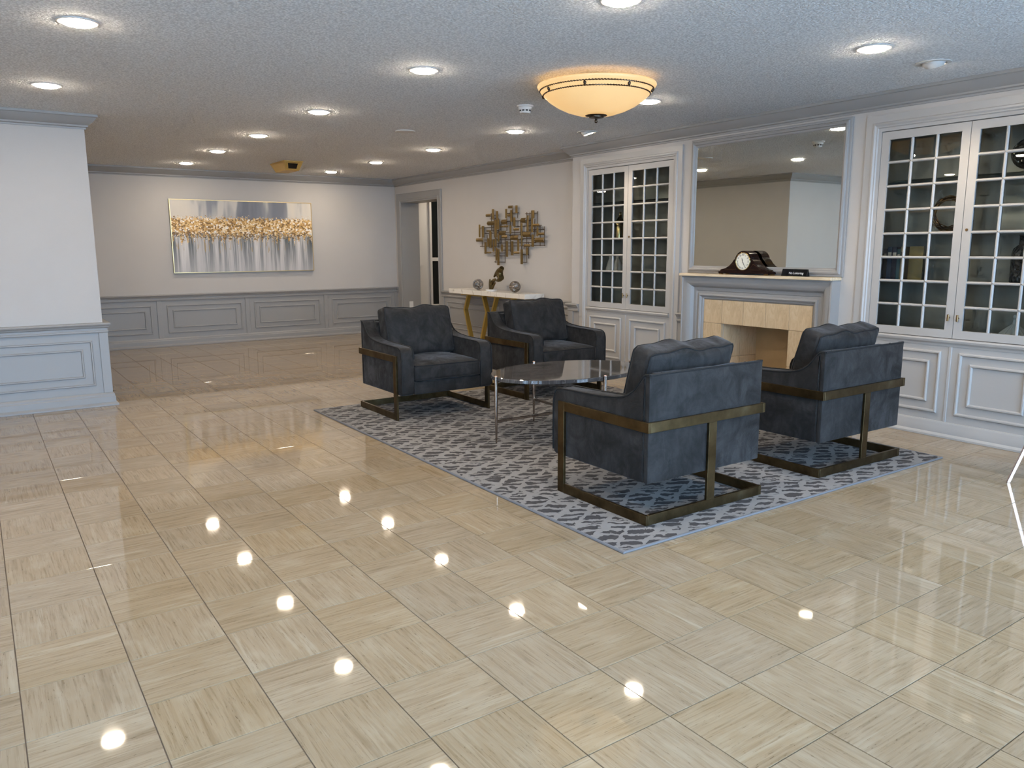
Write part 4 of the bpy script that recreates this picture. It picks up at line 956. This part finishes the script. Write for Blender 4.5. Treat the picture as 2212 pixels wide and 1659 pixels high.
# ------------------------------------------------------------------ ceiling fixtures
def downlight_proto(label):
    t = thing('recessed_downlight', label, 'ceiling light', (0, 0, ZC), 'round recessed downlights')
    MB().lathe([(.096, ZC - .0005), (.095, ZC - .0045), (.088, ZC - .0065), (.074, ZC - .0050), (.070, ZC - .0005)], 36, cap=False).build('trim_ring', 'ledtrim', t, smooth=50)
    MB().lathe([(.0705, ZC - .001), (.0700, ZC - .008), (.064, ZC - .014), (.046, ZC - .018), (.004, ZC - .020)], 20).build('lens', 'lens', t, smooth=60)
    return t
LIGHTS = [(-1.28, 2.735, 'lit recessed downlight at upper left photo corner'), (-1.285, 4.49, 'lit recessed downlight just in front of the left crown moulding'),
          (.664, 1.03, 'lit recessed downlight cut by the top photo edge'), (.59, 2.723, 'lit recessed downlight nearest camera in the row toward the painting'),
          (.59, 4.482, 'lit recessed downlight second in the row toward the painting'), (.582, 6.052, 'lit recessed downlight third in the row toward the painting'),
          (.571, 7.513, 'lit recessed downlight fourth in the row toward the painting'), (.557, 8.985, 'lit recessed downlight above the painting, left of the brass box'),
          (2.40, .881, 'lit recessed downlight near the right cabinet, left of the tilting spot'), (2.475, 2.705, 'lit recessed downlight touching the amber bowl lamp outline'),
          (2.499, 4.486, 'lit recessed downlight below the smoke detector in the right row'), (2.524, 6.11, 'lit recessed downlight third in the right row, right of the speaker disc'),
          (2.535, 7.62, 'lit recessed downlight fourth in the right row before the doorway'), (2.520, 9.08, 'lit recessed downlight nearest back wall, right of the brass box'),
          (-1.285, .95, 'recessed downlight overhead left of the camera'), (-1.285, -.85, 'recessed downlight behind the camera, left'), (.62, -.85, 'recessed downlight behind the camera, middle'),
          (2.42, -.95, 'recessed downlight behind the camera, right'), (-3.1, 2.72, 'recessed downlight far left beyond the photo, middle'), (-3.1, 4.49, 'recessed downlight far left beyond the photo, rear'),
          (-3.1, .95, 'recessed downlight far left beyond the photo, front'), (5.15, 9.0, 'added unseen downlight in the lobby beyond the doorway'), (5.35, 9.95, 'added unseen downlight beside the lobby window beyond the doorway')]  # both lobby lamps are unseen, added to brighten the lobby
dl = None
for x, y, lab in LIGHTS:
    if dl is None: dl = downlight_proto(lab); c = dl
    else: c = copy_tree(dl); c['label'] = lab
    c.location = (x, y, ZC)
def eyeball(x, y, tgt, label):
    t = thing('tilting_spotlight', label, 'ceiling light', (x, y, ZC), 'tilting recessed spotlights')
    MB().lathe([(.098, ZC - .0005), (.097, ZC - .005), (.088, ZC - .008), (.072, ZC - .006), (.070, ZC - .0005)], 36, (x, y, 0), cap=False).build('trim_ring', 'ledtrim', t, smooth=50)
    d = (Vector(tgt) - Vector((x, y, ZC))).normalized(); a = d.orthogonal().normalized(); e = d.cross(a)
    c0 = Vector((x, y, ZC)) + Vector((0, 0, .022))
    def dome(prof, nm, mat, par):
        n = 28; vs = []
        for r, h in prof:
            for k in range(n):
                w = 2 * math.pi * k / n; vs.append(c0 + d * h + a * (r * math.cos(w)) + e * (r * math.sin(w)))
        fs = [(i * n + k, i * n + (k + 1) % n, (i + 1) * n + (k + 1) % n, (i + 1) * n + k) for i in range(len(prof) - 1) for k in range(n)] + [tuple((len(prof) - 1) * n + k for k in range(n))]
        return MB().add(vs, fs).build(nm, mat, par, smooth=50)
    o = dome([(.0685, .0), (.067, .014), (.063, .028), (.057, .038), (.0515, .045), (.048, .041)], 'eyeball', 'ledtrim', t)
    dome([(.0488, .040), (.046, .044), (.010, .046)], 'lens', 'lens_dim', o)
    ld = bpy.data.lights.new('spot_beam', 'SPOT'); ld.energy = SPOTW; ld.color = (1., .82, .60); ld.spot_size = math.radians(80); ld.spot_blend = .8; ld.shadow_soft_size = .04
    lo = bpy.data.objects.new('spot_beam', ld); col.objects.link(lo); lo.parent = o; lo.location = (c0 + d * .056) - WPOS[o]; lo.rotation_euler = (Vector((3.72, tgt[1] + .1, 1.2)) - (c0 + d * .056)).to_track_quat('-Z', 'Y').to_euler()
eyeball(3.104, 4.162, (3.45, 3.95, 1.1), 'tilting recessed spotlight above the left cabinet')
eyeball(3.023, .876, (3.60, .95, 1.1), 'tilting recessed spotlight above the right cabinet')

def bowl_lamp():
    c = (1.65, 2.34, 0)
    t = thing('bowl_ceiling_lamp', 'glowing amber glass bowl ceiling lamp with dark rope bands', 'ceiling light', (c[0], c[1], ZC))
    MB().lathe([(.20, ZC - .0005), (.20, ZC - .02), (.17, ZC - .03), (.05, ZC - .035), (.012, ZC - .04), (.012, 2.19)], 40, c).build('mounting_pan', 'bowl_metal', t, smooth=40)
    P = [(.380, 2.359), (.3815, 2.354), (.376, 2.345), (.362, 2.326), (.340, 2.300), (.305, 2.268), (.255, 2.236), (.195, 2.208), (.125, 2.186), (.05, 2.176)]
    g = MB().lathe(P, 72, c, cap=False).build('glass_bowl', 'bowl', t, smooth=60)
    md = g.modifiers.new('thickness', 'SOLIDIFY'); md.thickness = .005; md.offset = 1
    n = 220
    for r, z in ((.3675, 2.327), (.3455, 2.300)):
        b = MB()
        for ph in (0, math.pi):
            b.tube([(c[0] + (r + .0030 * math.cos(60 * 2 * math.pi * k / n + ph)) * math.cos(2 * math.pi * k / n), c[1] + (r + .0030 * math.cos(60 * 2 * math.pi * k / n + ph)) * math.sin(2 * math.pi * k / n), z + .0030 * math.sin(60 * 2 * math.pi * k / n + ph)) for k in range(n)], .0030, 5, True)
        b.build('rope_band', 'bowl_metal', t, smooth=60)
    for k in range(8):
        a = math.radians(45 * k + 200 + 18); r = .3590
        MB().lathe([(.002, -.017), (.0075, -.010), (.0105, 0), (.0075, .010), (.002, .017)], 12, (c[0] + r * math.cos(a), c[1] + r * math.sin(a), 2.3135)).build('bead', 'bowl_metal', t, smooth=60)
    f = MB().lathe([(.03, 2.186), (.073, 2.181), (.074, 2.176), (.069, 2.171), (.050, 2.168), (.048, 2.160), (.012, 2.157), (.006, 2.150)], 40, c).build('finial_plate', 'bowl_metal', t, smooth=40)
    MB().lathe([(.003, 2.152), (.009, 2.148), (.0125, 2.139), (.009, 2.130), (.003, 2.126)], 16, c).build('finial_ball', 'bowl_metal', f, smooth=60)
    for k in range(3):                 # bulbs inside the bowl
        a = 2.1 * k + .4; ld = bpy.data.lights.new('bulb', 'POINT'); ld.energy = BULB; ld.color = (1., .72, .42); ld.shadow_soft_size = .03
        lo = bpy.data.objects.new('bulb', ld); col.objects.link(lo); lo.parent = t; lo.location = Vector((c[0] + .13 * math.cos(a), c[1] + .13 * math.sin(a), 2.31)) - WPOS[t]
bowl_lamp()
t = thing('smoke_detector', 'white round smoke detector on the ceiling beside the bowl lamp', 'smoke detector', (1.812, 3.366, ZC))
MB().lathe([(.064, ZC - .0005), (.064, ZC - .010), (.052, ZC - .014), (.050, ZC - .030)], 32, (1.812, 3.366, 0)).build('base', 'plastic', t, smooth=40)
o = MB().lathe([(.044, ZC - .030), (.044, ZC - .046), (.038, ZC - .058), (.02, ZC - .061), (.003, ZC - .061)], 32, (1.812, 3.366, 0)).build('sensor_head', 'plastic', t, smooth=40)
for k in range(10):
    a = 2 * math.pi * k / 10; ca, sa = math.cos(a), math.sin(a); r0, r1, w = .040, .0455, .009
    MB().hexa([(1.812 + r * ca - s * w * sa, 3.366 + r * sa + s * w * ca, z) for z in (ZC - .045, ZC - .034) for r, s in ((r0, -1), (r1, -1), (r1, 1), (r0, 1))]).build('vent_slot', 'blackmat', o)
t = thing('ceiling_speaker', 'flat beige disc speaker on the ceiling left of the smoke detector', 'speaker', (1.64, 5.045, ZC))
MB().lathe([(.092, ZC - .0005), (.092, ZC - .006), (.086, ZC - .009), (.080, ZC - .008)], 36, (1.64, 5.045, 0), cap=False).build('rim', 'plastic', t, smooth=40)
MB().lathe([(.0805, ZC - .0005), (.080, ZC - .007), (.04, ZC - .009), (.004, ZC - .0095)], 36, (1.64, 5.045, 0)).build('grille', 'plastic', t, smooth=40)
t = thing('emergency_light', 'brass wedge-shaped ceiling box with dark square lens', 'emergency light', (1.603, 8.27, ZC))
tp = [(1.484, 8.00), (1.722, 8.00), (1.722, 8.54), (1.484, 8.54)]; bt = [(1.516, 8.045), (1.684, 8.045), (1.684, 8.44), (1.516, 8.44)]; mid = [(1.480, 7.995), (1.726, 7.995), (1.726, 8.545), (1.480, 8.545)]
MB().hexa([(*p, 2.285) for p in bt] + [(*p, ZC - .012) for p in tp]).build('housing', 'gilt', t, bev=.003)
MB().hexa([(*p, ZC - .0125) for p in mid] + [(*p, ZC - .0005) for p in mid]).build('flange', 'gilt', t, bev=.002)
def ff(u, v, d): # front face point
    z = 2.285 + v * (ZC - .012 - 2.285); y = 8.045 - .045 * v; x = (1.516 - .032 * v) + u * (.168 + .070 * v); return (x, y - d, z)
MB().hexa([ff(.10, .12, .0), ff(.80, .12, .0), ff(.80, .12, .012), ff(.10, .12, .012), ff(.10, .86, .0), ff(.80, .86, .0), ff(.80, .86, .012), ff(.10, .86, .012)]).build('lens_frame', 'gilt', t, bev=.002)
MB().hexa([ff(.17, .19, .0118), ff(.73, .19, .0118), ff(.73, .19, .0135), ff(.17, .19, .0135), ff(.17, .79, .0118), ff(.73, .79, .0118), ff(.73, .79, .0135), ff(.17, .79, .0135)]).build('lens', 'black', t)

# ------------------------------------------------------------------ accent stand reaching in at the right edge
def stand():
    cx, cy = 3.07, -.02
    t = thing('accent_stand', 'small stand with splayed polished rose-gold legs at right photo edge', 'table', (cx, cy, 0))
    base = (2.900, .182)
    for k in range(3):
        a = math.atan2(base[1] - cy, base[0] - cx) + k * 2.0944; R = math.hypot(base[0] - cx, base[1] - cy)
        p0 = Vector((cx + R * math.cos(a), cy + R * math.sin(a), .0005)); p1 = Vector((cx + .085 * math.cos(a), cy + .085 * math.sin(a), .560))
        w = .009; tx = Vector((-math.sin(a), math.cos(a), 0)) * w; ty = Vector((math.cos(a), math.sin(a), 0)) * w
        vs = [p + i * tx + j * ty for p in (p0, p1) for i, j in ((-1, -1), (1, -1), (1, 1), (-1, 1))]
        MB().hexa([v[:] for v in vs]).build('leg', 'rose', t, bev=.0015)
    MB().lathe([(.17, .560), (.175, .564), (.175, .578), (.17, .582)], 40, (cx, cy, 0)).build('top', 'wmarble', t, smooth=40)
stand()
